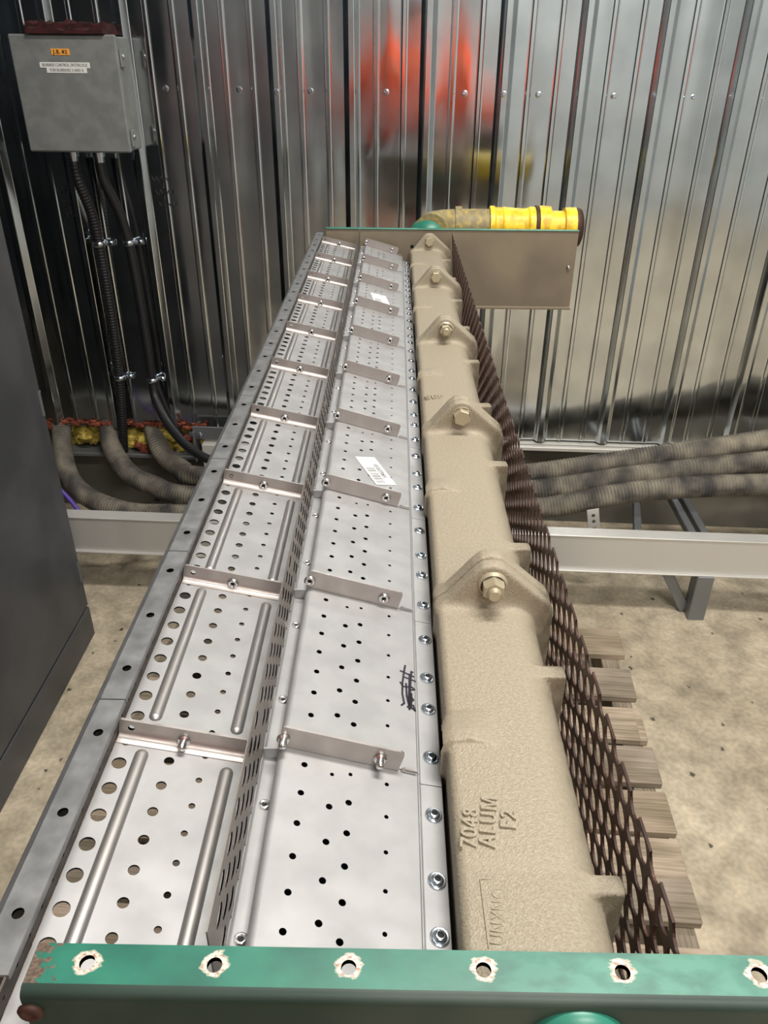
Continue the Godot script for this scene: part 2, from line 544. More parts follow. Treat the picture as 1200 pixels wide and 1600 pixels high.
	mat("hi_vis_yellow", Color(0.72, 0.66, 0.22), 0.7)
	mat("dark_cloth", Color(0.10, 0.11, 0.13), 0.9)
	mat("skin", Color(0.80, 0.58, 0.47), 0.6)
	m = mat("lamp_glow", Color(1, 1, 1), 0.5)
	m.emission_enabled = true
	m.emission = Color(1.0, 0.97, 0.92)
	m.emission_energy_multiplier = 6.0

func wood_tex(c: Color, seed_: int) -> ImageTexture:
	var im := Image.create(128, 256, false, Image.FORMAT_RGB8)
	var f := noise(0.02, 4, seed_)
	var g := noise(0.006, 3, seed_ + 7)
	for y in 256:
		for x in 128:
			var a := f.get_noise_2d(x * 7.0, y * 0.5) * 0.22 + g.get_noise_2d(x * 1.5, y * 1.5) * 0.25
			var k := 1.0 + a
			im.set_pixel(x, y, Color(c.r * k, c.g * k, c.b * k * (1.0 + a * 0.2)))
	return ImageTexture.create_from_image(im)

# ------------------------------------------------------------------ the scene
func _ready() -> void:
	rng.seed = 7
	var cam := Camera3D.new()
	cam.name = "camera"
	cam.fov = 66.586
	cam.near = 0.02
	cam.far = 60.0
	add_child(cam)
	cam.position = up
	cam.basis = Basis(Vector3.UP, deg_to_rad(0.52)) * Basis(Vector3.RIGHT, deg_to_rad(-30.065)) * Basis(Vector3.BACK, deg_to_rad(0.521))
	cam.current = true
	var we := WorldEnvironment.new()
	we.name = "world"
	var env := Environment.new()
	env.background_mode = Environment.BG_COLOR
	env.background_color = Color(0.02, 0.02, 0.02)
	env.tonemap_mode = Environment.TONE_MAPPER_LINEAR
	env.tonemap_exposure = 0.93
	env.sdfgi_enabled = true
	env.ssao_enabled = true
	env.ssil_enabled = true
	we.environment = env
	add_child(we)
	materials()
	ceiling_light(Vector3(0.55, 1.95, -0.85), Vector2(1.4, 0.30), 7.0, "the wall")
	ceiling_light(Vector3(0.9, 1.95, 1.1), Vector2(1.4, 0.30), 7.0, "the middle of the room")
	ceiling_light(Vector3(1.2, 1.95, 3.4), Vector2(1.4, 0.30), 7.0, "the back of the room")
	room()
	wall()
	burner()
	pallet()
	floor_frame()
	hoses()
	junction_box()
	opening()
	cabinet()
	person()

func ceiling_light(p: Vector3, size: Vector2, energy: float, where: String) -> void:
	var t := thing("ceiling_light", "long white ceiling light hanging above " + where, "ceiling light", p, "ceiling lights")
	var mb := MB.new()
	rbox(mb, at(Vector3(0, 0.03, 0)), Vector3(size.x + 0.04, 0.06, size.y + 0.04), 0.004)
	put(t, "housing", mb.mesh(), M.ceiling_paint, p)
	mb = MB.new()
	rbox(mb, at(Vector3(0, -0.006, 0)), Vector3(size.x, 0.012, size.y), 0.003)
	put(t, "diffuser", mb.mesh(), M.lamp_glow, p)
	mb = MB.new()
	for s in [-0.5, 0.5]: tube(mb, PackedVector3Array([Vector3(s, 0.05, 0), Vector3(s, 0.32, 0)]), 0.004, 6)
	put(t, "hanger", mb.mesh(), M.frame_steel, p)
	var l := AreaLight3D.new()
	l.name = "ceiling_lamp"
	l.area_size = size
	l.light_energy = energy
	l.light_color = Color(1.0, 0.985, 0.96)
	l.shadow_enabled = true
	l.area_range = 14.0
	t.add_child(l)
	l.global_transform = Transform3D(Basis(Vector3.RIGHT, -PI / 2), p + up + Vector3(0, -0.02, 0))

func room() -> void:
	# floor with stains and joints
	var im := Image.create(1024, 1024, false, Image.FORMAT_RGB8)
	var a := noise(0.004, 5, 11); var b := noise(0.03, 4, 12); var c := noise(0.16, 2, 13); var d := noise(0.011, 3, 14)
	var c0 := Color(0.65, 0.60, 0.515); var c1 := Color(0.77, 0.72, 0.63)
	for y in 1024:
		for x in 1024:
			var k := clampf(0.5 + a.get_noise_2d(x, y) * 0.9, 0, 1)
			var col := c0.lerp(c1, k)
			var s := 1.0 + b.get_noise_2d(x, y) * 0.16 + c.get_noise_2d(x, y) * 0.09
			var w := d.get_noise_2d(x, y)
			if w > 0.25: s *= 1.0 - (w - 0.25) * 0.35
			im.set_pixel(x, y, Color(col.r * s, col.g * s, col.b * s))
	# spots of dirt
	var rg := RandomNumberGenerator.new(); rg.seed = 5
	for i in 420:
		var px := rg.randi_range(4, 1019); var py := rg.randi_range(4, 1019)
		var r := rg.randf_range(0.6, 2.2)
		for yy in range(-4, 5):
			for xx in range(-4, 5):
				if Vector2(xx, yy * 0.8).length() < r + b.get_noise_2d(px + xx * 9, py + yy * 9) * 1.5:
					im.set_pixel(px + xx, py + yy, im.get_pixel(px + xx, py + yy) * 0.45)
	M.floor_concrete.albedo_texture = ImageTexture.create_from_image(im)
	M.floor_concrete.uv1_triplanar = true
	M.floor_concrete.uv1_world_triplanar = true
	M.floor_concrete.uv1_scale = Vector3(0.38, 0.38, 0.38)
	M.floor_concrete.normal_enabled = true
	M.floor_concrete.normal_texture = bump_tex(0.05, 3.0, 512, 15)
	M.floor_concrete.normal_scale = 0.35
	var mb := MB.new()
	rbox(mb, at(Vector3(0.5, -EYE - 0.05, 1.2)), Vector3(6.0, 0.1, 7.6), 0.002)
	var f := put(self, "floor", mb.mesh(), M.floor_concrete)
	meta(f, "beige stained concrete floor with dark specks", "", "", "structure")
	mb = MB.new()
	rbox(mb, at(Vector3(0.5, 2.35, 1.2)), Vector3(6.0, 0.1, 7.6), 0.002)
	f = put(self, "ceiling", mb.mesh(), M.ceiling_paint)
	meta(f, "pale workshop ceiling", "", "", "structure")
	mb = MB.new()
	rbox(mb, at(Vector3(-2.45, 0.45, 1.2)), Vector3(0.1, 3.8, 7.6), 0.002)
	f = put(self, "wall_left", mb.mesh(), M.room_dark)
	meta(f, "dark blue grey side wall of the workshop", "", "", "structure")
	mb = MB.new()
	rbox(mb, at(Vector3(3.45, 0.45, 1.2)), Vector3(0.1, 3.8, 7.6), 0.002)
	f = put(self, "wall_right", mb.mesh(), M.room_paint)
	meta(f, "pale painted side wall of the workshop", "", "", "structure")
	mb = MB.new()
	rbox(mb, at(Vector3(0.5, 0.45, 4.95)), Vector3(6.0, 3.8, 0.1), 0.002)
	f = put(self, "wall_front", mb.mesh(), M.room_paint)
	meta(f, "pale painted wall facing the corrugated wall", "", "", "structure")

func wall() -> void:
	var root := Node3D.new()
	root.name = "wall_back"
	add_child(root)
	meta(root, "shiny galvanised corrugated metal wall with vertical ribs", "", "", "structure")
	var B := Basis(Vector3.UP, WALL_TURN)
	root.transform = Transform3D(B, Vector3(0, EYE, WALL_Z))
	var pitch := 0.2035
	var phase := 0.0852
	var wav := noise(1.0, 2, 77)
	var low := -1.085
	var high := 2.31
	# one period of the profile, from rib centre: (s, height)
	var prof := [[-0.0065, 0.0180], [0.0065, 0.0180], [0.0085, 0.0170], [0.0200, 0.0012], [0.0220, 0.0], [0.032, 0.0], [0.044, 0.0], [0.0555, 0.0], [0.0585, 0.0003], [0.0615, 0.0026], [0.0690, 0.0026], [0.0720, 0.0003], [0.075, 0.0], [0.0885, 0.0], [0.10175, 0.0]]
	var full := []
	for p in prof: full.append(p)
	for i in range(prof.size() - 2, 1, -1):
		full.append([pitch - prof[i][0], prof[i][1]])
	var rows := 36
	var sheets := [[-10, -6], [-6, -1], [-1, 2], [2, 5], [5, 10], [10, 16]]
	for si in sheets.size():
		var g: Array = sheets[si]
		var xs := []
		for k in range(g[0], g[1]):
			for p in full:
				xs.append([phase + pitch * k + p[0], p[1]])
		xs.append([phase + pitch * g[1] - 0.0065, 0.0180])
		if si < sheets.size() - 1:
			xs.append([phase + pitch * g[1] + 0.0065, 0.0180]); xs.append([phase + pitch * g[1] + 0.0085, 0.0170]); xs.append([phase + pitch * g[1] + 0.0200, 0.0012])
		var lap := 0.0008 * (si % 2)
		var tilt := [0.0, 0.004, -0.003, 0.002, 0.010, -0.006][si] as float
		var Z := func(x: float, h: float, y: float) -> float:
			var w: float = wav.get_noise_2d(x * 5.5 + si * 31.0, y * 0.55) * 0.0030 + wav.get_noise_2d(x * 16.0, y * 1.6 + 50.0) * 0.00045
			return h + lap + w * (1.0 if h < 0.004 else 0.5)
		var mb := MB.new()
		var P := []
		for i in xs.size():
			var col := []
			for j in rows + 1:
				var y := lerpf(low, high, float(j) / rows)
				col.append(Vector3(xs[i][0], y, Z.call(xs[i][0], xs[i][1], y)))
			P.append(col)
		for i in xs.size() - 1:
			for j in rows:
				var a: Vector3 = P[i][j]; var b: Vector3 = P[i + 1][j]; var c: Vector3 = P[i + 1][j + 1]; var d: Vector3 = P[i][j + 1]
				# smooth along y and over flat pans, crisp at folds
				var n0 := (b - a).cross(d - a).normalized()
				var fl: bool = absf(xs[i][1] - xs[i + 1][1]) < 0.00001
				var na := n0; var nb := n0; var nc := n0; var nd := n0
				var W := func(ii: int, jj: int, side: int) -> Vector3:
					var i0 := clampi(ii - 1, 0, xs.size() - 1) if side < 0 else ii
					var i1 := clampi(ii + 1, 0, xs.size() - 1) if side > 0 else ii
					if fl and ii > 0 and ii < xs.size() - 1 and absf(xs[ii - 1][1] - xs[ii + 1][1]) < 0.00001:
						i0 = ii - 1; i1 = ii + 1
					var j0 := maxi(jj - 1, 0); var j1 := mini(jj + 1, rows)
					var ex: Vector3 = (P[i1][jj] as Vector3) - (P[i0][jj] as Vector3)
					var ey: Vector3 = (P[ii][j1] as Vector3) - (P[ii][j0] as Vector3)
					return ex.cross(ey).normalized()
				na = W.call(i, j, 1); nb = W.call(i + 1, j, -1); nc = W.call(i + 1, j + 1, -1); nd = W.call(i, j + 1, 1)
				mb.squad(a, b, c, d, na, nb, nc, nd)
		var o := MeshInstance3D.new()
		o.name = "corrugated_sheet"
		o.mesh = mb.mesh(M.galvanised)
		root.add_child(o, true)
		o.rotation.y = tilt * 0.0
	# screws in a row, one in every pan
	var sm := MB.new()
	lathe(sm, at(Vector3.ZERO, Basis(Vector3.RIGHT, PI / 2)), [Vector2(0.0085, 0), Vector2(0.0085, 0.0012), Vector2(0.0055, 0.0018)], 14)
	lathe(sm, at(Vector3.ZERO, Basis(Vector3.RIGHT, PI / 2)), [Vector2(0.0046, 0.0015), Vector2(0.0046, 0.0055), Vector2(0.0036, 0.0068), Vector2(0.0, 0.0068)], 6)
	var screw := sm.mesh(M.zinc)
	for k in range(-8, 8):
		var o := MeshInstance3D.new()
		o.name = "screw"
		o.mesh = screw
		root.add_child(o, true)
		o.position = Vector3(phase + pitch * (k + 0.5) - 0.006 + rng.randf_range(-0.006, 0.006), -0.075 - 0.004 * k * 0.3, 0.002)
	for k in [-2, 1]:
		var o := MeshInstance3D.new()
		o.name = "screw"
		o.mesh = screw
		root.add_child(o, true)
		o.position = Vector3(phase + pitch * k, -0.075, 0.0195)
	# handwriting in marker beside the conduits
	var hand := [[-0.985, -0.335], [-0.700, -0.300]]
	for h in hand:
		var mb := MB.new()
		for line in 3:
			var x0: float = h[0] + line * 0.006
			var y0: float = h[1] - line * 0.034
			var pts := PackedVector3Array()
			for i in 9:
				pts.append(Vector3(x0 + i * 0.0065, y0 + (0.008 if i % 2 == 0 else -0.008) * rng.randf_range(0.5, 1.2), 0.0032))
			tube(mb, pts, 0.0016, 5)
		var o := MeshInstance3D.new()
		o.name = "marker_writing"
		o.mesh = mb.mesh(M.ink)
		root.add_child(o, true)
	# the structural wall behind the sheets and its foot
	var mb2 := MB.new()
	rbox(mb2, at(Vector3(0.5, 0.44, -0.10)), Vector3(6.2, 3.86, 0.08), 0.002)
	var bw := MeshInstance3D.new()
	bw.name = "base_wall"
	bw.mesh = mb2.mesh(M.base_wall)
	root.add_child(bw, true)
	# pale ledge below the sheets, right of the burner
	mb2 = MB.new()
	sheet(mb2, at(Vector3(0, 0, 0), Basis(Vector3.UP, PI / 2)), [Vector2(0.055, -1.086), Vector2(0.055, -1.0935), Vector2(-0.02, -1.094)], -0.1, 3.0, 0.002)
	rbox(mb2, at(Vector3(1.45, -1.103, 0.012)), Vector3(2.9, 0.014, 0.05), 0.002)
	var lg := MeshInstance3D.new()
	lg.name = "trim_ledge"
	lg.mesh = mb2.mesh(M.trim_white)
	root.add_child(lg, true)

func wallp(x: float, y: float, out: float) -> Vector3:   # a point at x along the wall, out metres in front of it
	return Vector3(0, 0, WALL_Z) + Basis(Vector3.UP, WALL_TURN) * Vector3(x, y, out)

# ------------------------------------------------------------------ the burner
func fz(k: int) -> float:
	return FIRST - PITCH * k

func burner() -> void:
	var t := thing("gas_burner", "long perforated stainless burner with beige cast manifold between green end plates, filling the foreground", "industrial burner", Vector3(0.05, -0.50, -0.93))
	var sA := atan(0.212)
	var bA := Basis(Vector3(cos(sA), -sin(sA), 0), Vector3(sin(sA), cos(sA), 0), Vector3(0, 0, 1))
	var sB := atan(0.28)
	var bB := Basis(Vector3(cos(sB), -sin(sB), 0), Vector3(sin(sB), cos(sB), 0), Vector3(0, 0, 1))
	var W := PITCH
	# --- left panel
	var H := [Vector3(0.0054, 0.0045, 0.0020)]
	for i in 8: H.append(Vector3(0.0060, 0.0187 + 0.01676 * i, 0.0039))
	for i in 9:
		H.append(Vector3(0.0313, 0.0121 + 0.0167 * i, 0.0028))
		if 0.0049 + 0.0168 * i < W - 0.003: H.append(Vector3(0.0498, 0.0049 + 0.0168 * i, 0.0018))
	var mb := MB.new()
	holed(mb, at(Vector3.ZERO, bA), 0.0, 0.0815, 0.0004, W - 0.0004, H, 0.0012, 16)
	var panel_a := mb.mesh(M.stainless)
	mb = MB.new()
	bead(mb, at(Vector3.ZERO, bA), 0.0159, 0.0075, 0.138, 0.0038, 0.0026)
	bead(mb, at(Vector3.ZERO, bA), 0.0634, 0.0105, 0.138, 0.0038, 0.0026)
	var beads := mb.mesh(M.bead_steel)
	# bracket across the left panel: z = 0 is its front face
	mb = MB.new()
	var brA := Basis(Vector3(cos(sA), -sin(sA), 0), Vector3(0, 0, 1), Vector3(-sin(sA), -cos(sA), 0))  # x along the slope, y to the viewer, z down
	holed(mb, at(Vector3.ZERO, brA), 0.0, 0.0795, -0.0122, 0.0, [Vector3(0.0068, -0.0070, 0.0019)], 0.0015, 14)
	sheet(mb, at(Vector3.ZERO, Basis(Vector3(0, 0, 1), bA.y, -bA.x)), [Vector2(0.0, 0.0030), Vector2(0.0006, 0.0012), Vector2(0.0030, 0.0004), Vector2(0.0055, 0.0002)], -0.0795, -0.0005, 0.0008, true)
	var bracket_a := mb.mesh(M.stainless_bracket)
	# a bolt end looking at the viewer, on z = 0
	mb = MB.new()
	var zv := Basis(Vector3.RIGHT, PI / 2)
	lathe(mb, at(Vector3.ZERO, zv), [Vector2(0.0038, 0), Vector2(0.0038, 0.0012), Vector2(0.0030, 0.0018), Vector2(0.0022, 0.0018)], 18)
	lathe(mb, at(Vector3.ZERO, zv), [Vector2(0.0023, 0.001), Vector2(0.0023, 0.0058), Vector2(0.0016, 0.0068), Vector2(0.0, 0.0070)], 14, true)
	var stud := mb.mesh(M.bright_bolt)
	mb = MB.new()
	lathe(mb, at(Vector3.ZERO, zv), [Vector2(0.0042, 0), Vector2(0.0042, 0.0006), Vector2(0.0034, 0.0016), Vector2(0.0024, 0.0018), Vector2(0.0016, 0.0010), Vector2(0.0014, -0.001)], 18, true)
	var eyelet := mb.mesh(M.bright_bolt)
	mb = MB.new()
	lathe(mb, at(Vector3.ZERO, zv), [Vector2(0.0016, 0.0003), Vector2(0.0, 0.0003)], 12)
	var eye_hole := mb.mesh(M.socket_dark)
	# --- right panel
	H = []
	for i in 8: H.append(Vector3(0.0115, 0.0110 + 0.0191 * i, 0.0018))
	H.append(Vector3(0.0274, 0.0137, 0.0012))
	for i in 5: H.append(Vector3(0.0274, 0.0352 + 0.0215 * i, 0.00185))
	H.append(Vector3(0.0378, 0.0111, 0.0012))
	for i in 6: H.append(Vector3(0.0378, 0.0302 + 0.0191 * i, 0.00185))
	for i in 6: H.append(Vector3(0.0589, 0.0127 + 0.0216 * i, 0.00125))
	mb = MB.new()
	holed(mb, at(Vector3.ZERO, bB), 0.0, 0.0768, 0.0004, W - 0.0004, H, 0.0012, 14)
	# rolled left edge down to the ledge, and the turned-down right edge
	sheet(mb, Transform3D.IDENTITY, [Vector2(-0.0052, -0.0115), Vector2(-0.0051, -0.0060), Vector2(-0.0046, -0.0028), Vector2(-0.0034, -0.0008), Vector2(-0.0016, 0.0002), Vector2(0.0, 0.0)], 0.0004, W - 0.0004, 0.001, true)
	var e := bB * Vector3(0.0768, 0, 0)
	sheet(mb, Transform3D.IDENTITY, [Vector2(e.x, e.y), Vector2(e.x + 0.0007, e.y - 0.0007), Vector2(e.x + 0.0009, e.y - 0.009)], 0.0004, W - 0.0004, 0.001, true)
	var panel_b := mb.mesh(M.stainless)
	mb = MB.new()
	prism(mb, at(Vector3.ZERO, bB), PackedVector2Array([Vector2(-0.0045, 0.0004), Vector2(0.0655, 0.0004), Vector2(0.0655, 0.0122), Vector2(0.0652, 0.0136), Vector2(0.0642, 0.0146), Vector2(0.0628, 0.0150), Vector2(-0.0032, 0.0150), Vector2(-0.0046, 0.0146), Vector2(-0.0054, 0.0136), Vector2(-0.0052, 0.0110), Vector2(-0.0040, 0.0090), Vector2(-0.0045, 0.0060)]), -0.0015, 0.0)
	sheet(mb, at(Vector3.ZERO, bB), [Vector2(0.0665, -0.004), Vector2(0.0672, 0.0022), Vector2(0.0690, 0.0030), Vector2(0.0762, 0.0030)], -0.0012, 0.0002, 0.001)
	var bracket_b := mb.mesh(M.stainless_bracket)
	# --- ledge between divider and right panel
	mb = MB.new()
	sheet(mb, Transform3D.IDENTITY, [Vector2(-0.0698, -0.3400), Vector2(-0.0696, -0.3425), Vector2(-0.0688, -0.3433), Vector2(-0.0605, -0.3445)], 0.0004, W - 0.0004, 0.001, true)
	rbox(mb, at(Vector3(-0.0655, -0.3395, 0.0005)), Vector3(0.0085, 0.0080, 0.0012), 0.0004)
	var ledge := mb.mesh(M.stainless)
	mb = MB.new()
	lathe(mb, Transform3D.IDENTITY, [Vector2(0.0032, 0), Vector2(0.0032, 0.0006), Vector2(0.0026, 0.0014), Vector2(0.0018, 0.0012), Vector2(0.0014, 0.0002), Vector2(0.0, 0.0002)], 16, true)
	var rivet := mb.mesh(M.bright_bolt)
	# --- divider: upright perforated strip
	var long := 2.2     # slots: round holes stretched along the strip
	H = []
	for i in 8:
		for r in 5: H.append(Vector3(0.0070 + 0.0085 * r, (0.0095 + PITCH / 8.0 * i + (0.0024 if r % 2 else -0.0071)) / long + 0.0032, 0.0029))
	H = H.filter(func(h): return h.y > 0.0035 and h.y < W / long - 0.0035)
	var upr := Basis(Vector3(0, -1, 0), Vector3(1, 0, 0), Vector3(0, 0, long))
	mb = MB.new()
	holed(mb, at(Vector3(-0.0700, -0.2985, 0), upr), 0.0, 0.0500, 0.0, W / long, H, 0.0007, 10)
	var divider := mb.mesh(M.divider_steel)
	mb = MB.new()
	holed(mb, at(Vector3(-0.0700, -0.2985, 0), upr), 0.0, 0.0500, 0.0, 0.1310 / long, H.filter(func(h): return h.y < 0.126 / long - 0.003), 0.0007, 10)
	var divider_first := mb.mesh(M.divider_steel)
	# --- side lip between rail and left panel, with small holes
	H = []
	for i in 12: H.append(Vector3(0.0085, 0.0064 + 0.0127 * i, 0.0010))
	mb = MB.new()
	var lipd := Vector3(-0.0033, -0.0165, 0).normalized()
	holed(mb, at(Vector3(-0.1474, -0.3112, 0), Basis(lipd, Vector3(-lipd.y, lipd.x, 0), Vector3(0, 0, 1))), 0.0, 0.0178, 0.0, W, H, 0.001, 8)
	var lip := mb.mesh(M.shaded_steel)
	# --- side rail
	H = []
	for i in 3: H.append(Vector3(0.0072, 0.0245 + 0.0508 * i, 0.0026))
	mb = MB.new()
	holed(mb, at(Vector3(-0.1608, -0.3104, 0)), 0.0, 0.0138, 0.0, W - 0.0009, H, 0.0015, 14)
	sheet(mb, Transform3D.IDENTITY, [Vector2(-0.1665, -0.350), Vector2(-0.1665, -0.3165), Vector2(-0.1652, -0.3146), Vector2(-0.1608, -0.3104)], 0.0, W - 0.0009, 0.0015)
	sheet(mb, Transform3D.IDENTITY, [Vector2(-0.1470, -0.3104), Vector2(-0.1466, -0.3110), Vector2(-0.1466, -0.3135)], 0.0, W - 0.0009, 0.0012)
	var rail := mb.mesh(M.rail_steel)
	# --- screwed strip
	mb = MB.new()
	sheet(mb, Transform3D.IDENTITY, [Vector2(0.0186, -0.3560), Vector2(0.0190, -0.3628), Vector2(0.0200, -0.3640), Vector2(0.0322, -0.3664), Vector2(0.0326, -0.3675), Vector2(0.0326, -0.374)], 0.0003, W - 0.0003, 0.0012)
	var strip := mb.mesh(M.stainless)
	mb = MB.new()
	var tl := Basis(Vector3.BACK, -0.19)
	lathe(mb, at(Vector3.ZERO, tl), [Vector2(0.0049, 0), Vector2(0.0049, 0.0008), Vector2(0.0044, 0.0011), Vector2(0.0036, 0.0010)], 22)
	lathe(mb, at(Vector3.ZERO, tl), [Vector2(0.0035, 0.0009), Vector2(0.0034, 0.0016), Vector2(0.0028, 0.0023), Vector2(0.0022, 0.0026), Vector2(0.0017, 0.0026)], 20, true)
	lathe(mb, at(Vector3.ZERO, tl), [Vector2(0.0017, 0.0026), Vector2(0.0016, 0.0012)], 6)
	var screw := mb.mesh(M.zinc)
	mb = MB.new()
	lathe(mb, at(Vector3.ZERO, tl), [Vector2(0.0017, 0.0016), Vector2(0.0, 0.0016)], 6)
	var socket := mb.mesh(M.socket_dark)
	for k in MODULES:
		var F := fz(k)
		var pa := put(t, "air_panel", panel_a, null, Vector3(-0.1505, -0.3284, F))
		put(pa, "bead", beads, null, Vector3(-0.1505, -0.3284, F))
		put(pa, "bracket", bracket_a, null, Vector3(-0.1505, -0.3280, F))
		var bp := Vector3(-0.1142, -0.3317, F + 0.0002)
		if k == 0: put(pa, "stud", stud, null, bp)
		else:
			put(pa, "eyelet", eyelet, null, bp)
			put(pa, "eyelet_hole", eye_hole, null, bp)
		var pb := put(t, "mixing_panel", panel_b, null, Vector3(-0.0565, -0.3341, F))
		put(pb, "bracket", bracket_b, null, Vector3(-0.0565, -0.3341, F + 0.0016))
		for q in [Vector3(-0.0576, -0.3272, F + 0.0018), Vector3(-0.0037, -0.3418, F + 0.0018)]:
			if k == 0: put(pb, "stud", stud, null, q)
			else:
				put(pb, "eyelet", eyelet, null, q)
				put(pb, "eyelet_hole", eye_hole, null, q)
		var lg := put(t, "ledge_strip", ledge, null, Vector3(0, 0, F))
		for w in [0.0330, 0.1065]:
			put(lg, "eyelet", eyelet, null, Vector3(-0.0648, -0.3438, F + w), Basis(Vector3.RIGHT, -PI / 2).scaled(Vector3(0.8, 0.8, 0.8)))
			put(lg, "eyelet_hole", eye_hole, null, Vector3(-0.0648, -0.3436, F + w), Basis(Vector3.RIGHT, -PI / 2))
		put(t, "divider_strip", divider if k > 0 else divider_first, null, Vector3(0, 0, F))
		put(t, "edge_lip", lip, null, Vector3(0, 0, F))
		put(t, "edge_rail", rail, null, Vector3(0, 0, F - 0.009))
		var sp := put(t, "screw_strip", strip, null, Vector3(0, 0, F))
		for w in [0.0208, 0.0612, 0.0909, 0.1315]:
			var sc := put(sp, "screw", screw, null, Vector3(0.0266, -0.3652, F + w), Basis(Vector3.UP, rng.randf() * 3.0) if false else Basis.IDENTITY)
			put(sp, "screw_socket", socket, null, Vector3(0.0266, -0.3652, F + w))
	# printed sticker and marker scribble on the right panels
	sticker(t, bB, 2, Vector3(-0.0150, -0.3456, -0.6765), 0.46, Vector2(0.022, 0.052), true)
	sticker(t, bB, 6, Vector3(-0.0200, -0.3443, -1.2915), 0.16, Vector2(0.027, 0.072), false)
	scribble(t, bB)
	# --- dark body under the plates
	mb = MB.new()
	rbox(mb, at(Vector3(-0.0370, -0.435, -0.925)), Vector3(0.142, 0.120, 1.50), 0.004)
	put(t, "air_body", mb.mesh(), M.dark_body)
	manifold(t)
	side_screen(t)
	end_plates(t)
	pipework(t)

func sticker(t: Node, bB: Basis, _k: int, p: Vector3, turn: float, size: Vector2, code: bool) -> void:
	var mb := MB.new()
	rbox(mb, Transform3D.IDENTITY, Vector3(size.x, 0.0003, size.y), 0.0001)
	var b := bB * Basis(Vector3.UP, turn)
	var s := put(t, "sticker", mb.mesh(), M.label_white, p + bB.y * 0.0004, b, "white paper sticker with barcode" if code else "plain white paper sticker")
	mb = MB.new()
	var z := size.y / 2 - 0.004
	var w := 0.0
	var r := RandomNumberGenerator.new(); r.seed = 3
	while w < size.y * 0.52:
		var bw := r.randf_range(0.0008, 0.0026)
		rbox(mb, at(Vector3(-size.x * 0.18, 0.0002, z - w - bw / 2)), Vector3(size.x * 0.42, 0.0002, bw), 0.00005)
		w += bw + r.randf_range(0.0008, 0.0024)
	put(s, "barcode", mb.mesh(), M.print_grey, p + bB.y * 0.0004, b)
	if code:
		put(s, "printed_number", text_mesh("58022033", 0.0042, 0.0003), M.ink, p + bB.y * 0.0006 + b * Vector3(size.x * 0.22, 0.0001, size.y * 0.02), b * Basis(Vector3(0, 0, -1), Vector3(-1, 0, 0), Vector3(0, 1, 0)))

func scribble(t: Node, bB: Basis) -> void:
	# strokes in (u, w) on the plate: traced loops of a crossed-out word in marker
	var S := [[[0.0, 0.0], [-0.001, 0.012], [-0.002, 0.030], [-0.0022, 0.048], [-0.001, 0.062], [-0.0028, 0.066]], [[0.0030, 0.013], [0.0026, 0.030], [0.0022, 0.05], [0.0030, 0.068]], [[0.0052, 0.009], [0.0042, 0.008], [0.0036, 0.024], [0.0030, 0.046], [0.0036, 0.066]], [[-0.0034, 0.011], [0.0058, 0.016]], [[-0.0008, 0.020], [0.0068, 0.023]], [[-0.0036, 0.030], [-0.0015, 0.036], [0.0045, 0.034], [0.0060, 0.037], [0.0035, 0.039]], [[0.0004, 0.030], [0.0007, 0.05], [0.0022, 0.064], [0.0012, 0.067]], [[0.0040, 0.050], [0.0052, 0.054], [0.0030, 0.058]], [[0.0050, 0.062], [0.0062, 0.070], [0.0036, 0.066]], [[0.0018, 0.050], [0.0024, 0.070]], [[0.0030, 0.046], [0.0036, 0.060]], [[0.0040, 0.044], [0.0036, 0.064]]]
	var mb := MB.new()
	var o := Vector3(0.0115, -0.35325, -0.4035)
	for s in S:
		for i in s.size() - 1:
			var a := Vector3(s[i][0], 0.0, s[i][1] * 0.58)
			var b := Vector3(s[i + 1][0], 0.0, s[i + 1][1] * 0.58)
			var d := (b - a)
			var x := d.normalized()
			var yv := Vector3.UP
			rbox(mb, Transform3D(bB, Vector3.ZERO) * Transform3D(Basis(x, yv, x.cross(yv)), (a + b) / 2), Vector3(d.length() + 0.0008, 0.00016, 0.00135), 0.00005)
	put(t, "marker_scribble", mb.mesh(), M.marker_ink, o + bB.y * 0.0003)

func seg_poly(p: Vector2, poly: PackedVector2Array) -> float:
	var d := INF
	var s := 1.0
	var j := poly.size() - 1
	for i in poly.size():
		var e := poly[j] - poly[i]
		var w := p - poly[i]
		var b := w - e * clampf(w.dot(e) / e.dot(e), 0.0, 1.0)
		d = minf(d, b.dot(b))
		var c1 := p.y >= poly[i].y
		var c2 := p.y < poly[j].y
		var c3 := e.x * w.y > e.y * w.x
		if (c1 and c2 and c3) or (not c1 and not c2 and not c3): s = -s
		j = i
	return s * sqrt(d)

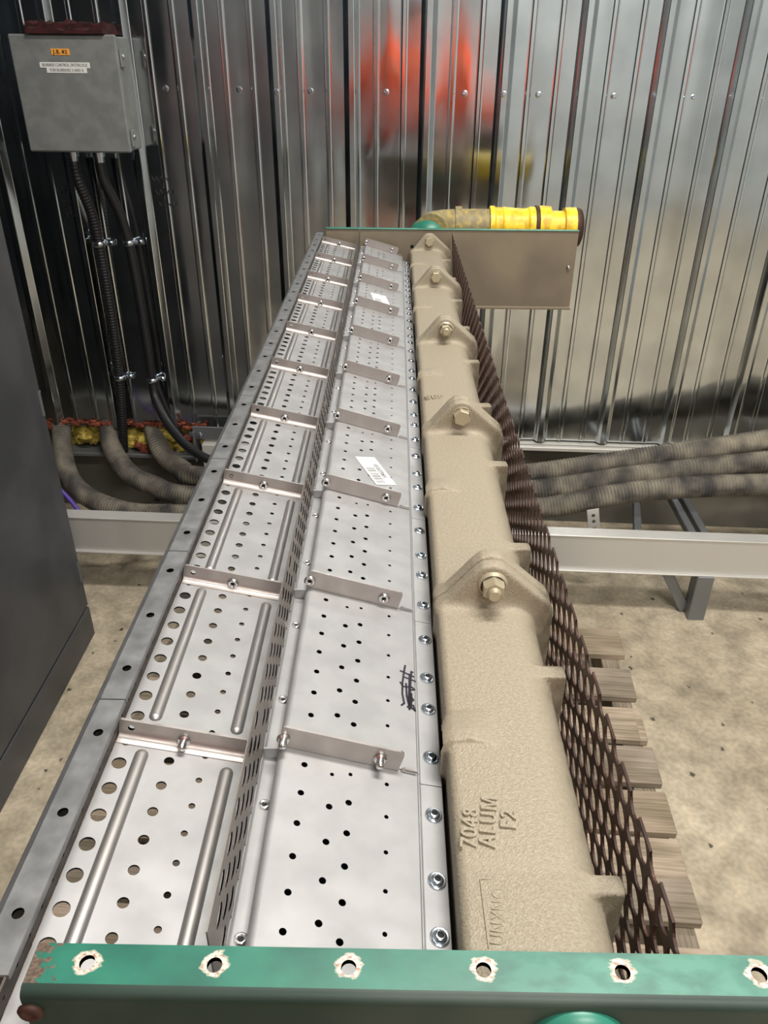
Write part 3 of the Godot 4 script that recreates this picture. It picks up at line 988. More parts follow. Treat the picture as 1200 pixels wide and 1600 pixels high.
func manifold(t: Node) -> void:
	var poly := PackedVector2Array([Vector2(0.0345, -0.346), Vector2(0.0605, -0.3135), Vector2(0.066, -0.3086), Vector2(0.0735, -0.3068), Vector2(0.081, -0.3086), Vector2(0.0868, -0.3132), Vector2(0.117, -0.3395), Vector2(0.1205, -0.3475), Vector2(0.1205, -0.425), Vector2(0.1075, -0.45), Vector2(0.0345, -0.45)])
	var L := 0.3045
	var f := func(x: float, y: float, z: float) -> float:
		var yc := y + 2.2 * (x - 0.070) * (x - 0.070)
		var r := 0.021 if x > 0.0715 else 0.005
		if y < -0.405: r = 0.012
		var qx := absf(x - 0.0715) - 0.0365 + r
		var qy := absf(yc + 0.400) - 0.059 + r
		var d := minf(maxf(qx, qy), 0.0) + sqrt(maxf(qx, 0.0) * maxf(qx, 0.0) + maxf(qy, 0.0) * maxf(qy, 0.0)) - r
		if y > -0.38 and x < 0.07 and z < -0.159 and z > -0.186:
			d -= 0.0052 * clampf((0.066 - x) / 0.018, 0.0, 1.0) * clampf((z + 0.190) / 0.022, 0.0, 1.0)
		d = maxf(d, absf(z + L / 2) - L / 2)
		# joining lugs at both ends
		var zl := minf(absf(z + 0.0061), absf(z + L - 0.0061)) - 0.0061
		if zl < 0.02:
			var p2 := seg_poly(Vector2(x, y), poly)
			var k := 0.0035
			var h := maxf(k - absf(p2 - zl), 0.0) / k
			var lug := maxf(p2, zl) + h * h * k * 0.25
			var k2 := 0.008
			var h2 := maxf(k2 - absf(d - lug), 0.0) / k2
			d = minf(d, lug) - h2 * h2 * k2 * 0.25
			d = maxf(d, absf(z + L / 2) - L / 2)
		for zf in [-0.0745, -0.2265]:
			var dz: float = absf(z - zf)
			if dz < 0.03:
				var ax := absf(x - 0.0965) - 0.0195
				var ay := absf(y + 0.390) - 0.0450
				var az := dz - 0.0055
				var fin: float = Vector3(maxf(ax, 0), maxf(ay, 0), maxf(az, 0)).length() + minf(maxf(ax, maxf(ay, az)), 0.0) - 0.0005
				var k3 := 0.0035
				var h3 := maxf(k3 - absf(d - fin), 0.0) / k3
				d = minf(d, fin) - h3 * h3 * k3 * 0.25
		return d
	var mb := MB.new()
	nets(mb, f, Vector3(0.030, -0.466, -L - 0.006), Vector3(0.126, -0.302, 0.006), 0.0028)
	var cast := mb.mesh(M.cast)
	# flanged nut with bolt tip, and plain hex head
	var zv := Basis(Vector3.RIGHT, PI / 2)
	mb = MB.new()
	lathe(mb, at(Vector3.ZERO, zv), [Vector2(0.0107, 0), Vector2(0.0107, 0.0014), Vector2(0.0090, 0.0034)], 28)
	lathe(mb, at(Vector3.ZERO, zv), [Vector2(0.0086, 0.002), Vector2(0.0086, 0.0098), Vector2(0.0072, 0.0112), Vector2(0.0046, 0.0112)], 6, false, PI / 6)
	lathe(mb, at(Vector3.ZERO, zv), [Vector2(0.0046, 0.008), Vector2(0.0046, 0.0150), Vector2(0.0040, 0.0160), Vector2(0.0, 0.0160)], 20)
	for i in 3: lathe(mb, at(Vector3(0, 0, 0.0118 + i * 0.0013), zv), [Vector2(0.0046, 0.0), Vector2(0.0050, 0.0004), Vector2(0.0046, 0.0009)], 20)
	var nut := mb.mesh(M.cast_bolt)
	mb = MB.new()
	lathe(mb, at(Vector3.ZERO, zv), [Vector2(0.0105, 0), Vector2(0.0105, 0.0012), Vector2(0.0092, 0.0016)], 28)
	lathe(mb, at(Vector3.ZERO, zv), [Vector2(0.0092, 0.001), Vector2(0.0092, 0.0078), Vector2(0.0082, 0.0088), Vector2(0.0, 0.0088)], 6, false, PI / 6)
	var head := mb.mesh(M.cast_bolt)
	var z0 := -0.164
	for i in 5:
		var zc := z0 - 0.305 * i
		var c := put(t, "manifold_casting", cast, null, Vector3(0, 0, zc))
		var zn := zc - 0.2930
		match i:
			0, 2: put(c, "flange_nut", nut, null, Vector3(0.0738, -0.3225, zn), Basis(Vector3.BACK, 0.35 * i))
			_: put(c, "hex_bolt", head, null, Vector3(0.0738, -0.3225, zn), Basis(Vector3.BACK, 0.2 * i))
		if i == 0:
			var tb := Basis(Vector3.UP, -0.14) * Basis(Vector3(0, 0, -1), Vector3(-1, 0, 0), Vector3(0, 1, 0))
			put(c, "raised_lettering", text_mesh("7048", 0.0082, 0.0024, true), M.cast, Vector3(0.0432, -0.3424, -0.2670), tb)
			put(c, "raised_lettering", text_mesh("ALUM", 0.0082, 0.0024, true), M.cast, Vector3(0.0532, -0.3414, -0.2705), tb)
			put(c, "raised_lettering", text_mesh("F2", 0.0082, 0.0024, true), M.cast, Vector3(0.0636, -0.3408, -0.2710), tb)
			put(c, "raised_lettering", text_mesh("UNXNO", 0.0060, 0.0009), M.cast, Vector3(0.0525, -0.3418, -0.2190), tb)
			mb = MB.new()
			for q in [[-0.0062, 0.0, 0.0006, 0.034], [0.0062, 0.0, 0.0006, 0.034], [0.0, -0.017, 0.0124, 0.0006]]:
				rbox(mb, at(Vector3(q[0], 0, q[1])), Vector3(q[2], 0.0005, q[3]), 0.0001)
			put(c, "raised_border", mb.mesh(), M.cast, Vector3(0.0525, -0.3418, -0.2210), Basis(Vector3.UP, 0.02))
		if i == 2:
			put(c, "raised_lettering", text_mesh("SEF", 0.0100, 0.0024, true), M.cast, Vector3(0.0495, -0.3418, -0.8600), Basis(Vector3(0.98, 0.0, -0.18), Vector3(-0.18, 0, -0.98), Vector3(0, 1, 0)))

func side_screen(t: Node) -> void:
	# staggered round holes: a cell holds one hole in its middle and a quarter hole at each corner
	var p := 0.0195
	var cw := p * 1.7320508
	var r := 0.0076
	var hx := cw / 2.0
	var hy := p / 2.0
	var seg := 7
	var poly := PackedVector2Array()
	for i in seg + 1:
		var a := PI / 2 * i / seg
		poly.append(Vector2(cos(a), sin(a)) * r)
	poly.append(Vector2(0, hy))
	# top edge from the middle to the corner hole
	for i in seg + 1:
		var a := PI + PI / 2 * i / seg
		poly.append(Vector2(hx, hy) + Vector2(cos(a), sin(a)) * r)
	poly.append(Vector2(hx, 0))
	var ids := Geometry2D.triangulate_polygon(poly)
	var th := 0.0013
	var tilt := 0.07
	var down := Vector3(sin(tilt), -cos(tilt), 0)
	var across := Vector3(0, 0, 1)
	var nrm := Vector3(-cos(tilt), -sin(tilt), 0)
	var mb := MB.new()
	var zc0 := NEAR_END - 0.009
	var cols := int(1.525 / cw)
	var rows := 7
	var org := Vector3(0.1197, -0.3105, zc0)
	for c in cols:
		for row in rows:
			for qx in [-1.0, 1.0]:
				for qy in [-1.0, 1.0]:
					if row == 0 and qy < 0: continue
					var g := func(v: Vector2, d: float) -> Vector3:
						return org + across * (-(c + 0.5) * cw + qx * v.x) + down * ((row) * p + qy * v.y - 0.0015) - nrm * d
					for i in range(0, ids.size(), 3):
						mb.tri_to(g.call(poly[ids[i]], 0.0), g.call(poly[ids[i + 1]], 0.0), g.call(poly[ids[i + 2]], 0.0), nrm)
						mb.tri_to(g.call(poly[ids[i]], th), g.call(poly[ids[i + 1]], th), g.call(poly[ids[i + 2]], th), -nrm)
					for i in seg:
						var m := -(poly[i] + poly[i + 1])
						mb.quad_to(g.call(poly[i], 0.0), g.call(poly[i + 1], 0.0), g.call(poly[i + 1], th), g.call(poly[i], th), across * qx * m.x + down * qy * m.y)
						var k := seg + 2 + i
						var m2 := Vector2(hx, hy) * 2.0 - (poly[k] + poly[k + 1])
						mb.quad_to(g.call(poly[k], 0.0), g.call(poly[k + 1], 0.0), g.call(poly[k + 1], th), g.call(poly[k], th), across * qx * m2.x + down * qy * m2.y)
					if row == 0:   # cut edge along the top
						var k0 := seg * 2 + 2
						mb.quad_to(g.call(Vector2(r, 0), 0.0), g.call(Vector2(hx, 0), 0.0), g.call(Vector2(hx, 0), th), g.call(Vector2(r, 0), th), -down)
	put(t, "perforated_screen", mb.mesh(M.rust_mesh), null, Vector3.ZERO, Basis.IDENTITY, "dark brown perforated steel screen")

func chipped_tex(x0: float, x1: float, holes: Array) -> ImageTexture:
	var w := 1600
	var h := 64
	var im := Image.create(w, h, false, Image.FORMAT_RGB8)
	var a := noise(0.01, 5, 201); var b := noise(0.12, 3, 202); var c := noise(0.05, 3, 203)
	var depth := 0.0165
	for y in h:
		for x in w:
			var X := lerpf(x0, x1, (x + 0.5) / w)
			var Y := (y + 0.5) / h * depth
			var k := clampf(0.5 + a.get_noise_2d(x * 0.6, y * 0.6) * 0.9, 0, 1)
			var col := Color(0.085, 0.345, 0.29).lerp(Color(0.16, 0.47, 0.39), k)
			var n1 := b.get_noise_2d(x, y)
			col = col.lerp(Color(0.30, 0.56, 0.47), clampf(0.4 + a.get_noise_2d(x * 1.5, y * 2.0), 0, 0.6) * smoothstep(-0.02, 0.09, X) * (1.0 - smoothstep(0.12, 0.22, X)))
			for q in holes:
				var d := Vector2(X - q.x, Y - q.y)
				var e := 0.0047 + c.get_noise_2d(x * 0.6, y * 1.4) * 0.0018
				if d.length() < e + 0.0006: col = Color(0.62, 0.62, 0.55)
				if d.length() < e: col = Color(0.80, 0.78, 0.73).lerp(Color(0.60, 0.46, 0.38), clampf(n1 * 2.0, 0, 1))
			if X < x0 + 0.006 + c.get_noise_2d(x, y) * 0.010: col = Color(0.44, 0.38, 0.33).lerp(Color(0.30, 0.25, 0.21), clampf(0.5 + n1, 0, 1))
			im.set_pixel(x, y, col)
	return ImageTexture.create_from_image(im)

func end_plates(t: Node) -> void:
	var x0 := -0.1365
	var x1 := 0.3845
	# near plate: a flange turned over the burner, a bend and an upright web
	var H := []
	var hx := [-0.1147, -0.0654, -0.0136, 0.0384, 0.0918, 0.1441, 0.196, 0.248, 0.300, 0.352]
	for x in hx: H.append(Vector3(x, 0.0075, 0.0030))
	var mb := MB.new()
	holed(mb, at(Vector3(0, -0.3026, -0.1795)), x0, x1, 0.0, 0.0155, H, 0.0026, 16)
	var m := StandardMaterial3D.new()
	m.resource_name = "chipped_green"
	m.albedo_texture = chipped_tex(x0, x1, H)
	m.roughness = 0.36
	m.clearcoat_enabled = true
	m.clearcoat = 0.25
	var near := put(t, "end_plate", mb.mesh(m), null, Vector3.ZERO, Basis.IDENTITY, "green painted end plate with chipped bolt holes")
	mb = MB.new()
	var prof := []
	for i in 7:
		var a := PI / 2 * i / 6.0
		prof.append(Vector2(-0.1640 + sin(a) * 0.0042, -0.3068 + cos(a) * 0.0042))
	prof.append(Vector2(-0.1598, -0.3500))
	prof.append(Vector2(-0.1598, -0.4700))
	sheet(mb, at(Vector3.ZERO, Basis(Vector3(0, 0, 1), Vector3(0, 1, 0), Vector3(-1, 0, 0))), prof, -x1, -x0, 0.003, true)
	put(near, "web", mb.mesh(), M.green_dirty_shaded)
	mb = MB.new()
	var zv := Basis(Vector3.RIGHT, PI / 2)
	lathe(mb, at(Vector3.ZERO, zv), [Vector2(0.0190, 0), Vector2(0.0190, 0.002), Vector2(0.0165, 0.005), Vector2(0.010, 0.0075), Vector2(0.0, 0.0085)], 36, true)
	put(near, "round_boss", mb.mesh(), M.green_paint, Vector3(0.0745, -0.3260, -0.1598))
	mb = MB.new()
	lathe(mb, at(Vector3.ZERO, zv), [Vector2(0.0050, 0), Vector2(0.0050, 0.0010), Vector2(0.0038, 0.0020), Vector2(0.0022, 0.0020), Vector2(0.0016, 0.001), Vector2(0, 0.001)], 20, true)
	put(near, "end_bolt", mb.mesh(), M.rust_cap, Vector3(-0.1340, -0.3140, -0.1598))
	# far plate: web towards the viewer with a small lip below
	mb = MB.new()
	var fx0 := -0.1415
	holed(mb, at(Vector3(0, -0.3030, FAR_END), Basis(Vector3(1, 0, 0), Vector3(0, 0, 1), Vector3(0, -1, 0))), fx0, x1, 0.0, 0.158, [Vector3(0.0385, 0.0355, 0.004)], 0.003, 14)
	sheet(mb, at(Vector3(0, -0.461, FAR_END), Basis(Vector3(0, 0, 1), Vector3(0, 1, 0), Vector3(-1, 0, 0))), [Vector2(-0.001, 0.002), Vector2(0.0, 0.0), Vector2(0.012, -0.0005)], -x1, -fx0, 0.003)
	var far := put(t, "end_plate", mb.mesh(), M.plate_beige, Vector3.ZERO, Basis.IDENTITY, "beige inner face of the far end plate")
	mb = MB.new()
	rbox(mb, at(Vector3((fx0 + x1) / 2, -0.3032, FAR_END - 0.0045)), Vector3(x1 - fx0 + 0.002, 0.0022, 0.0130), 0.0008)
	put(far, "flange", mb.mesh(), M.green_paint)
	mb = MB.new()
	lathe(mb, at(Vector3.ZERO, zv), [Vector2(0.0040, 0), Vector2(0.0040, 0.002), Vector2(0.003, 0.004), Vector2(0, 0.0045)], 16, true)
	put(far, "plate_bolt", mb.mesh(), M.bright_bolt, Vector3(0.3715, -0.3770, FAR_END))

func pipework(t: Node) -> void:
	var c := Vector3(0, -0.3125, -1.790)
	var xb := Basis(Vector3(0, -1, 0), Vector3(1, 0, 0), Vector3(0, 0, 1))   # local y runs along x
	var mb := MB.new()
	# elbow from behind the plate into the run to the right
	var pts := PackedVector3Array()
	for i in 8:
		var a := PI / 2 * i / 7.0
		pts.append(c + Vector3(0.1400 - 0.062 * sin(a), 0.0, 0.062 - 0.062 * cos(a)) + Vector3(0, 0, 0.0))
	tube(mb, pts, 0.036, 24)
	lathe(mb, at(c + Vector3(0.130, 0, 0), xb), [Vector2(0.030, 0), Vector2(0.0415, 0.002), Vector2(0.0415, 0.016), Vector2(0.030, 0.018)], 28)
	var el := put(t, "pipe_elbow", mb.mesh(), M.yellow_worn, Vector3.ZERO, Basis.IDENTITY, "dusty worn pipe elbow")
	mb = MB.new()
	var ball := []
	for i in 13: ball.append(Vector2(sin(PI * i / 12.0), -cos(PI * i / 12.0)) * 0.046)
	lathe(mb, at(Vector3(0.0760, -0.3310, -1.7500)), ball, 32, true)
	put(el, "green_flange", mb.mesh(), M.green_paint)
	mb = MB.new()
	lathe(mb, at(c, xb), [Vector2(0.0365, 0.146), Vector2(0.0365, 0.208)], 28)
	put(t, "pipe_nipple", mb.mesh(), M.yellow_worn)
	mb = MB.new()
	lathe(mb, at(c, xb), [Vector2(0.030, 0.206), Vector2(0.0435, 0.2065), Vector2(0.0435, 0.216), Vector2(0.0405, 0.219), Vector2(0.0405, 0.232), Vector2(0.0418, 0.236), Vector2(0.0395, 0.262), Vector2(0.0390, 0.278), Vector2(0.0400, 0.288), Vector2(0.0425, 0.292), Vector2(0.0425, 0.304), Vector2(0.036, 0.306)], 12)
	put(t, "pipe_union", mb.mesh(), M.yellow_paint, Vector3.ZERO, Basis.IDENTITY, "bright yellow painted pipe union")
	mb = MB.new()
	lathe(mb, at(c, xb), [Vector2(0.036, 0.303), Vector2(0.0450, 0.305), Vector2(0.0450, 0.311), Vector2(0.036, 0.313)], 24)
	put(t, "pipe_gasket", mb.mesh(), M.rust_cap)
	mb = MB.new()
	lathe(mb, at(c, xb), [Vector2(0.036, 0.312), Vector2(0.0450, 0.3125), Vector2(0.0440, 0.338), Vector2(0.0345, 0.3385), Vector2(0.0345, 0.368), Vector2(0.0415, 0.3685), Vector2(0.0425, 0.392), Vector2(0.038, 0.394)], 12)
	put(t, "pipe_coupling", mb.mesh(), M.yellow_paint, Vector3.ZERO, Basis.IDENTITY, "bright yellow painted pipe coupling")
	mb = MB.new()
	lathe(mb, at(c, xb), [Vector2(0.0405, 0.390), Vector2(0.0415, 0.398), Vector2(0.038, 0.405), Vector2(0.028, 0.409), Vector2(0.0, 0.410)], 28, true)
	put(t, "pipe_cap", mb.mesh(), M.rust_cap, Vector3.ZERO, Basis.IDENTITY, "brown pipe end cap")

# ------------------------------------------------------------------ pallet and stand
func board(mb: MB, xf: Transform3D, s: Vector3, flip := false) -> void:
	# box with wood uv along its longest side, lightly chamfered
	var start := mb.v.size()
	rbox(mb, xf, s, 0.002)
	var inv := xf.affine_inverse()
	var ox := rng.randf()
	for i in range(start, mb.v.size()):
		var p := inv * mb.v[i]
		var n := inv.basis * mb.n[i]
		var along := p.x if s.x >= s.z else p.z
		var over := (p.z if s.x >= s.z else p.x) + p.y
		mb.uv[i] = Vector2(over / 0.12 + ox, along / 0.6 + ox)

func pallet() -> void:
	var o := Vector3(0.02, -EYE, -1.05)
	var t := thing("wooden_pallet", "weathered wooden pallet lying on the floor under the burner", "pallet", o)
	var b := Basis(Vector3.UP, -0.062)
	var z := [-1.613, -1.466, -1.331, -1.207, -1.083, -0.986, -0.893, -0.770, -0.655]
	for i in z.size():
		var mb := MB.new()
		board(mb, Transform3D.IDENTITY, Vector3(1.16, 0.018, 0.100 if i < 5 else 0.085))
		var mt: Material = M["pallet_wood_%d" % [0, 1, 2, 1, 0, 2, 1, 2, 0][i]]
		var xc: float = -0.016 + rng.randf_range(-0.003, 0.003) + (z[i] + 1.05) * -0.062
		put(t, "deck_board", mb.mesh(mt), null, Vector3(xc, -1.299, z[i]), b * Basis(Vector3.UP, rng.randf_range(-0.012, 0.012)))
	for x in [-0.56, 0.0, 0.549]:
		var mb := MB.new()
		board(mb, Transform3D.IDENTITY, Vector3(0.046, 0.085, 1.07))
		put(t, "stringer", mb.mesh(M.pallet_wood_1), null, Vector3(x - 0.012, -1.3505, -1.115), b)
	for zz in [-1.58, -1.10, -0.62]:
		var mb := MB.new()
		board(mb, Transform3D.IDENTITY, Vector3(1.14, 0.018, 0.09))
		put(t, "bottom_board", mb.mesh(M.pallet_wood_2), null, Vector3((zz + 1.1) * -0.06 + 0.02, -1.402 - 0.018, zz), b)
	# steel trestles that carry the burner on the pallet
	for zz in [-1.45, -0.50]:
		var q := thing("steel_trestle", "grey steel trestle on the pallet under the %s end of the burner" % ("far" if zz < -1.0 else "near"), "stand", Vector3(0.03, -1.29, zz), "burner trestles")
		var mb := MB.new()
		rbox(mb, at(Vector3(0.03, -0.515, zz)), Vector3(0.15, 0.04, 0.04), 0.003)
		put(q, "beam", mb.mesh(), M.frame_steel)
		for s in [-1.0, 1.0]:
			mb = MB.new()
			rbox(mb, at(Vector3(0.03 + s * 0.05, -0.9125, zz)), Vector3(0.03, 0.755, 0.03), 0.003)
			put(q, "leg", mb.mesh(), M.frame_steel)

# ------------------------------------------------------------------ low steel frame along the wall
func floor_frame() -> void:
	var t := thing("channel_rack", "low steel channel frame standing along the foot of the wall", "steel frame", Vector3(0.2, -EYE, -1.95))
	var B := Basis(Vector3.UP, WALL_TURN)
	var o := Vector3(0, -0.006, -1.91)
	var mb := MB.new()
	rbox(mb, at(o + B * Vector3(0.35, -1.2140, -0.0030), B), Vector3(3.3, 0.112, 0.005), 0.001)
	rbox(mb, at(o + B * Vector3(0.35, -1.1565, -0.0205), B), Vector3(3.3, 0.005, 0.046), 0.0015)
	rbox(mb, at(o + B * Vector3(0.35, -1.2700, -0.010), B), Vector3(3.3, 0.005, 0.040), 0.0015)
	put(t, "channel", mb.mesh(), M.aluminium)
	mb = MB.new()
	rbox(mb, at(o + B * Vector3(0.912, -1.350, -0.010), B), Vector3(0.048, 0.160, 0.05), 0.002)
	put(t, "post", mb.mesh(), M.frame_steel)
	mb = MB.new()
	rbox(mb, at(o + B * Vector3(-0.62, -1.350, -0.010), B), Vector3(0.048, 0.160, 0.05), 0.002)
	put(t, "post", mb.mesh(), M.frame_steel)
	mb = MB.new()
	var a := o + B * Vector3(0.800, -1.262, -0.03); var c := o + B * Vector3(0.888, -1.415, -0.03)
	var d := (c - a).normalized()
	rbox(mb, Transform3D(Basis(d, d.cross(B.z).normalized() * -1.0, B.z), (a + c) / 2), Vector3((c - a).length(), 0.03, 0.02), 0.002)
	put(t, "brace", mb.mesh(), M.frame_steel)
	for q in [[0.872, -1.176, 0.0], [0.908, -1.176, 0.0], [0.76, -1.200, -0.2], [-0.62, -1.290, 0.35], [-0.80, -1.290, 0.0]]:
		mb = MB.new()
		rbox(mb, at(o + B * Vector3(q[0], q[1], -0.25), B * Basis(Vector3.UP, q[2])), Vector3(0.022, 0.024, 0.43), 0.002)
		put(t, "cross_tube", mb.mesh(), M.frame_steel)
	# slotted strap leaning behind the channel
	mb = MB.new()
	var H := []
	for i in 4: H.append(Vector3(0.0, -0.030 + 0.020 * i, 0.0055))
	var sb := Basis(Vector3.UP, 0.0) * Basis(Vector3.FORWARD, -0.20)
	holed(mb, at(Vector3(0.600, -1.175, -1.975), sb * Basis(Vector3(1, 0, 0), Vector3(0, 0, 1), Vector3(0, -1, 0))), -0.017, 0.017, -0.05, 0.085, H, 0.003, 8)
	put(t, "slotted_strap", mb.mesh(), M.aluminium)

func hose(label: String, pts: Array, r: float) -> void:
	var mb := MB.new()
	tube(mb, PackedVector3Array(pts), r, 16, 0.0095, r * 0.045)
	var o := put(self, "flexible_conduit", mb.mesh(M.dusty_hose), null)
	meta(o, label, "conduit", "thick grey flexible conduits")

func hoses() -> void:
	hose("thick dusty flexible conduit leaving the wall opening nearest the dark cabinet", [Vector3(-1.135, -1.06, -2.465), Vector3(-1.132, -1.085, -2.455), Vector3(-1.118, -1.165, -2.385), Vector3(-1.07, -1.225, -2.30), Vector3(-0.975, -1.258, -2.225), Vector3(-0.83, -1.272, -2.17), Vector3(-0.655, -1.258, -2.14), Vector3(-0.2, -1.24, -2.09), Vector3(0.2, -1.21, -2.075), Vector3(0.478, -1.170, -2.065), Vector3(0.748, -1.105, -2.055), Vector3(1.115, -1.070, -2.04), Vector3(1.6, -1.07, -2.02)], 0.0325)
	hose("thick dusty flexible conduit in the middle of the three leaving the wall opening", [Vector3(-0.972, -1.05, -2.465), Vector3(-0.970, -1.078, -2.46), Vector3(-0.945, -1.150, -2.385), Vector3(-0.87, -1.205, -2.31), Vector3(-0.785, -1.228, -2.275), Vector3(-0.655, -1.240, -2.23), Vector3(-0.2, -1.225, -2.17), Vector3(0.15, -1.18, -2.14), Vector3(0.440, -1.143, -2.12), Vector3(0.757, -1.078, -2.105), Vector3(1.121, -1.018, -2.09), Vector3(1.6, -0.95, -2.07)], 0.0325)
	hose("thick dusty flexible conduit leaving the wall opening under the black cable", [Vector3(-0.822, -1.06, -2.465), Vector3(-0.818, -1.09, -2.45), Vector3(-0.775, -1.155, -2.375), Vector3(-0.70, -1.190, -2.325), Vector3(-0.640, -1.200, -2.295), Vector3(-0.2, -1.19, -2.23), Vector3(0.15, -1.155, -2.20), Vector3(0.424, -1.118, -2.18), Vector3(0.765, -1.048, -2.16), Vector3(1.130, -0.972, -2.14), Vector3(1.6, -0.87, -2.12)], 0.0325)
	var mb := MB.new()
	tube(mb, PackedVector3Array([Vector3(-1.02, -1.10, -2.06), Vector3(-0.975, -1.145, -2.045), Vector3(-0.935, -1.195, -2.03), Vector3(-0.89, -1.225, -2.02), Vector3(-0.82, -1.235, -2.03), Vector3(-0.72, -1.232, -2.06)]), 0.0065, 10)
	var o := put(self, "cable", mb.mesh(M.purple_sheath), null)
	meta(o, "thin purple cable running down behind the steel channel by the cabinet", "cable")

func junction_box() -> void:
	var t := thing("junction_box", "grey painted steel junction box with orange and white labels on the corrugated wall", "electrical box", Vector3(-0.845, -0.22, -2.36))
	var B := Basis(Vector3.UP, WALL_TURN)
	var back := 0.018
	var w := 0.280
	var h := 0.274
	var depth := 0.098
	var cx := -0.845
	var cy := -0.085
	var o := Vector3(cx, cy, 0)
	var P := func(x: float, y: float, out: float) -> Vector3: return wallp(cx + x, cy + y, out)
	var mb := MB.new()
	rbox(mb, at(P.call(0, 0, back + depth / 2 - 0.006), B), Vector3(w - 0.012, h - 0.008, depth - 0.012), 0.003)
	put(t, "body", mb.mesh(), M.box_paint)
	mb = MB.new()
	rbox(mb, at(P.call(-0.004, 0, back + depth - 0.004), B), Vector3(w, h, 0.014), 0.004)
	put(t, "door", mb.mesh(), M.box_paint)
	for y in [0.085, -0.103]:
		mb = MB.new()
		rbox(mb, at(P.call(w / 2 - 0.002, y, back + depth - 0.022), B), Vector3(0.006, 0.042, 0.022), 0.0015)
		var cl := put(t, "door_clamp", mb.mesh(), M.box_paint)
		mb = MB.new()
		lathe(mb, at(P.call(w / 2, y + 0.004, back + depth - 0.02), B * Basis(Vector3.BACK, -PI / 2)), [Vector2(0.006, 0), Vector2(0.006, 0.003), Vector2(0.004, 0.006), Vector2(0, 0.006)], 12)
		put(cl, "clamp_screw", mb.mesh(), M.zinc)
	# labels
	var front: float = back + depth + 0.0035
	mb = MB.new()
	rbox(mb, at(P.call(-0.012, 0.098, front), B), Vector3(0.048, 0.0145, 0.0012), 0.0003)
	var lb := put(t, "orange_label", mb.mesh(), M.label_orange)
	put(lb, "lettering", text_mesh("J.B. #2", 0.0090, 0.0006, true), M.ink, P.call(-0.012, 0.098, front + 0.0007), B)
	mb = MB.new()
	rbox(mb, at(P.call(-0.006, 0.0685, front), B), Vector3(0.132, 0.0125, 0.0012), 0.0003)
	rbox(mb, at(P.call(-0.003, 0.0570, front), B), Vector3(0.106, 0.0125, 0.0012), 0.0003)
	lb = put(t, "white_label", mb.mesh(), M.label_white)
	put(lb, "lettering", text_mesh("BURNER CONTROL INTERLOCK", 0.0062, 0.0006), M.ink, P.call(-0.006, 0.0685, front + 0.0007), B)
	put(lb, "lettering", text_mesh("FOR BURNERS 3 AND 4", 0.0062, 0.0006), M.ink, P.call(-0.003, 0.0570, front + 0.0007), B)
	# connectors below
	for x in [-0.052, 0.022]:
		mb = MB.new()
		lathe(mb, at(P.call(x, -h / 2 - 0.030, 0.062), B), [Vector2(0.010, 0), Vector2(0.0150, 0.0), Vector2(0.0155, 0.014), Vector2(0.019, 0.0145), Vector2(0.019, 0.026), Vector2(0.0150, 0.0265), Vector2(0.0150, 0.036)], 12)
		put(t, "conduit_connector", mb.mesh(), M.zinc)
	# mounting feet
	mb = MB.new()
	for x in [-0.085, 0.11]:
		rbox(mb, at(P.call(x, h / 2 + 0.010, 0.010), B), Vector3(0.03, 0.04, 0.005), 0.001)
		rbox(mb, at(P.call(x, -h / 2 - 0.008, 0.010), B), Vector3(0.03, 0.04, 0.005), 0.001)
	put(t, "mounting_foot", mb.mesh(), M.zinc)
	# red cloth on top
	mb = MB.new()
	var nzc := noise(9.0, 3, 61)
	var nx := 24
	var nz := 8
	var top: float = cy + h / 2
	for layer in 2:
		var G := func(i: int, k: int, up_: float) -> Vector3:
			var x := lerpf(-0.092, 0.108, float(i) / nx)
			var z := lerpf(0.022, 0.128 - 0.02 * layer, float(k) / nz)
			var hh := 0.010 + 0.013 * layer + 0.012 * nzc.get_noise_2d(x * 3.0 + layer * 5.0, z * 3.0) + 0.004 * (1.0 - float(i) / nx)
			if up_ == 0.0: hh = 0.0008
			return P.call(x + 0.01 * nzc.get_noise_2d(z * 5, layer * 9.0), h / 2 + hh, z)
		for i in nx:
			for k in nz:
				mb.quad(G.call(i, k, 1.0), G.call(i, k + 1, 1.0), G.call(i + 1, k + 1, 1.0), G.call(i + 1, k, 1.0))
		for i in nx:
			mb.quad(G.call(i, nz, 1.0), G.call(i, nz, 0.0), G.call(i + 1, nz, 0.0), G.call(i + 1, nz, 1.0))
			mb.quad(G.call(i, 0, 0.0), G.call(i, 0, 1.0), G.call(i + 1, 0, 1.0), G.call(i + 1, 0, 0.0))
		for k in nz:
			mb.quad(G.call(0, k, 1.0), G.call(0, k, 0.0), G.call(0, k + 1, 0.0), G.call(0, k + 1, 1.0))
			mb.quad(G.call(nx, k + 1, 1.0), G.call(nx, k + 1, 0.0), G.call(nx, k, 0.0), G.call(nx, k, 1.0))
	var cl2 := put(self, "folded_cloth", mb.mesh(M.dark_red_cloth), null)
	meta(cl2, "dark red folded cloth lying on top of the grey junction box", "cloth")
	# two black conduits down the wall
	mb = MB.new()
	tube(mb, PackedVector3Array([P.call(-0.052, -0.165, 0.062), P.call(-0.048, -0.22, 0.060), P.call(-0.036, -0.32, 0.035), P.call(-0.034, -0.45, 0.024), P.call(-0.036, -0.7, 0.024), P.call(-0.046, -0.85, 0.024), P.call(-0.062, -1.0, 0.022), P.call(-0.082, -1.10, 0.0), P.call(-0.085, -1.13, -0.04)]), 0.0150, 14, 0.009, 0.0010)
	var c1 := put(self, "black_conduit", mb.mesh(M.black_rubber), null)
	meta(c1, "black ribbed conduit running from the box straight down into the wall opening", "conduit", "")
	mb = MB.new()
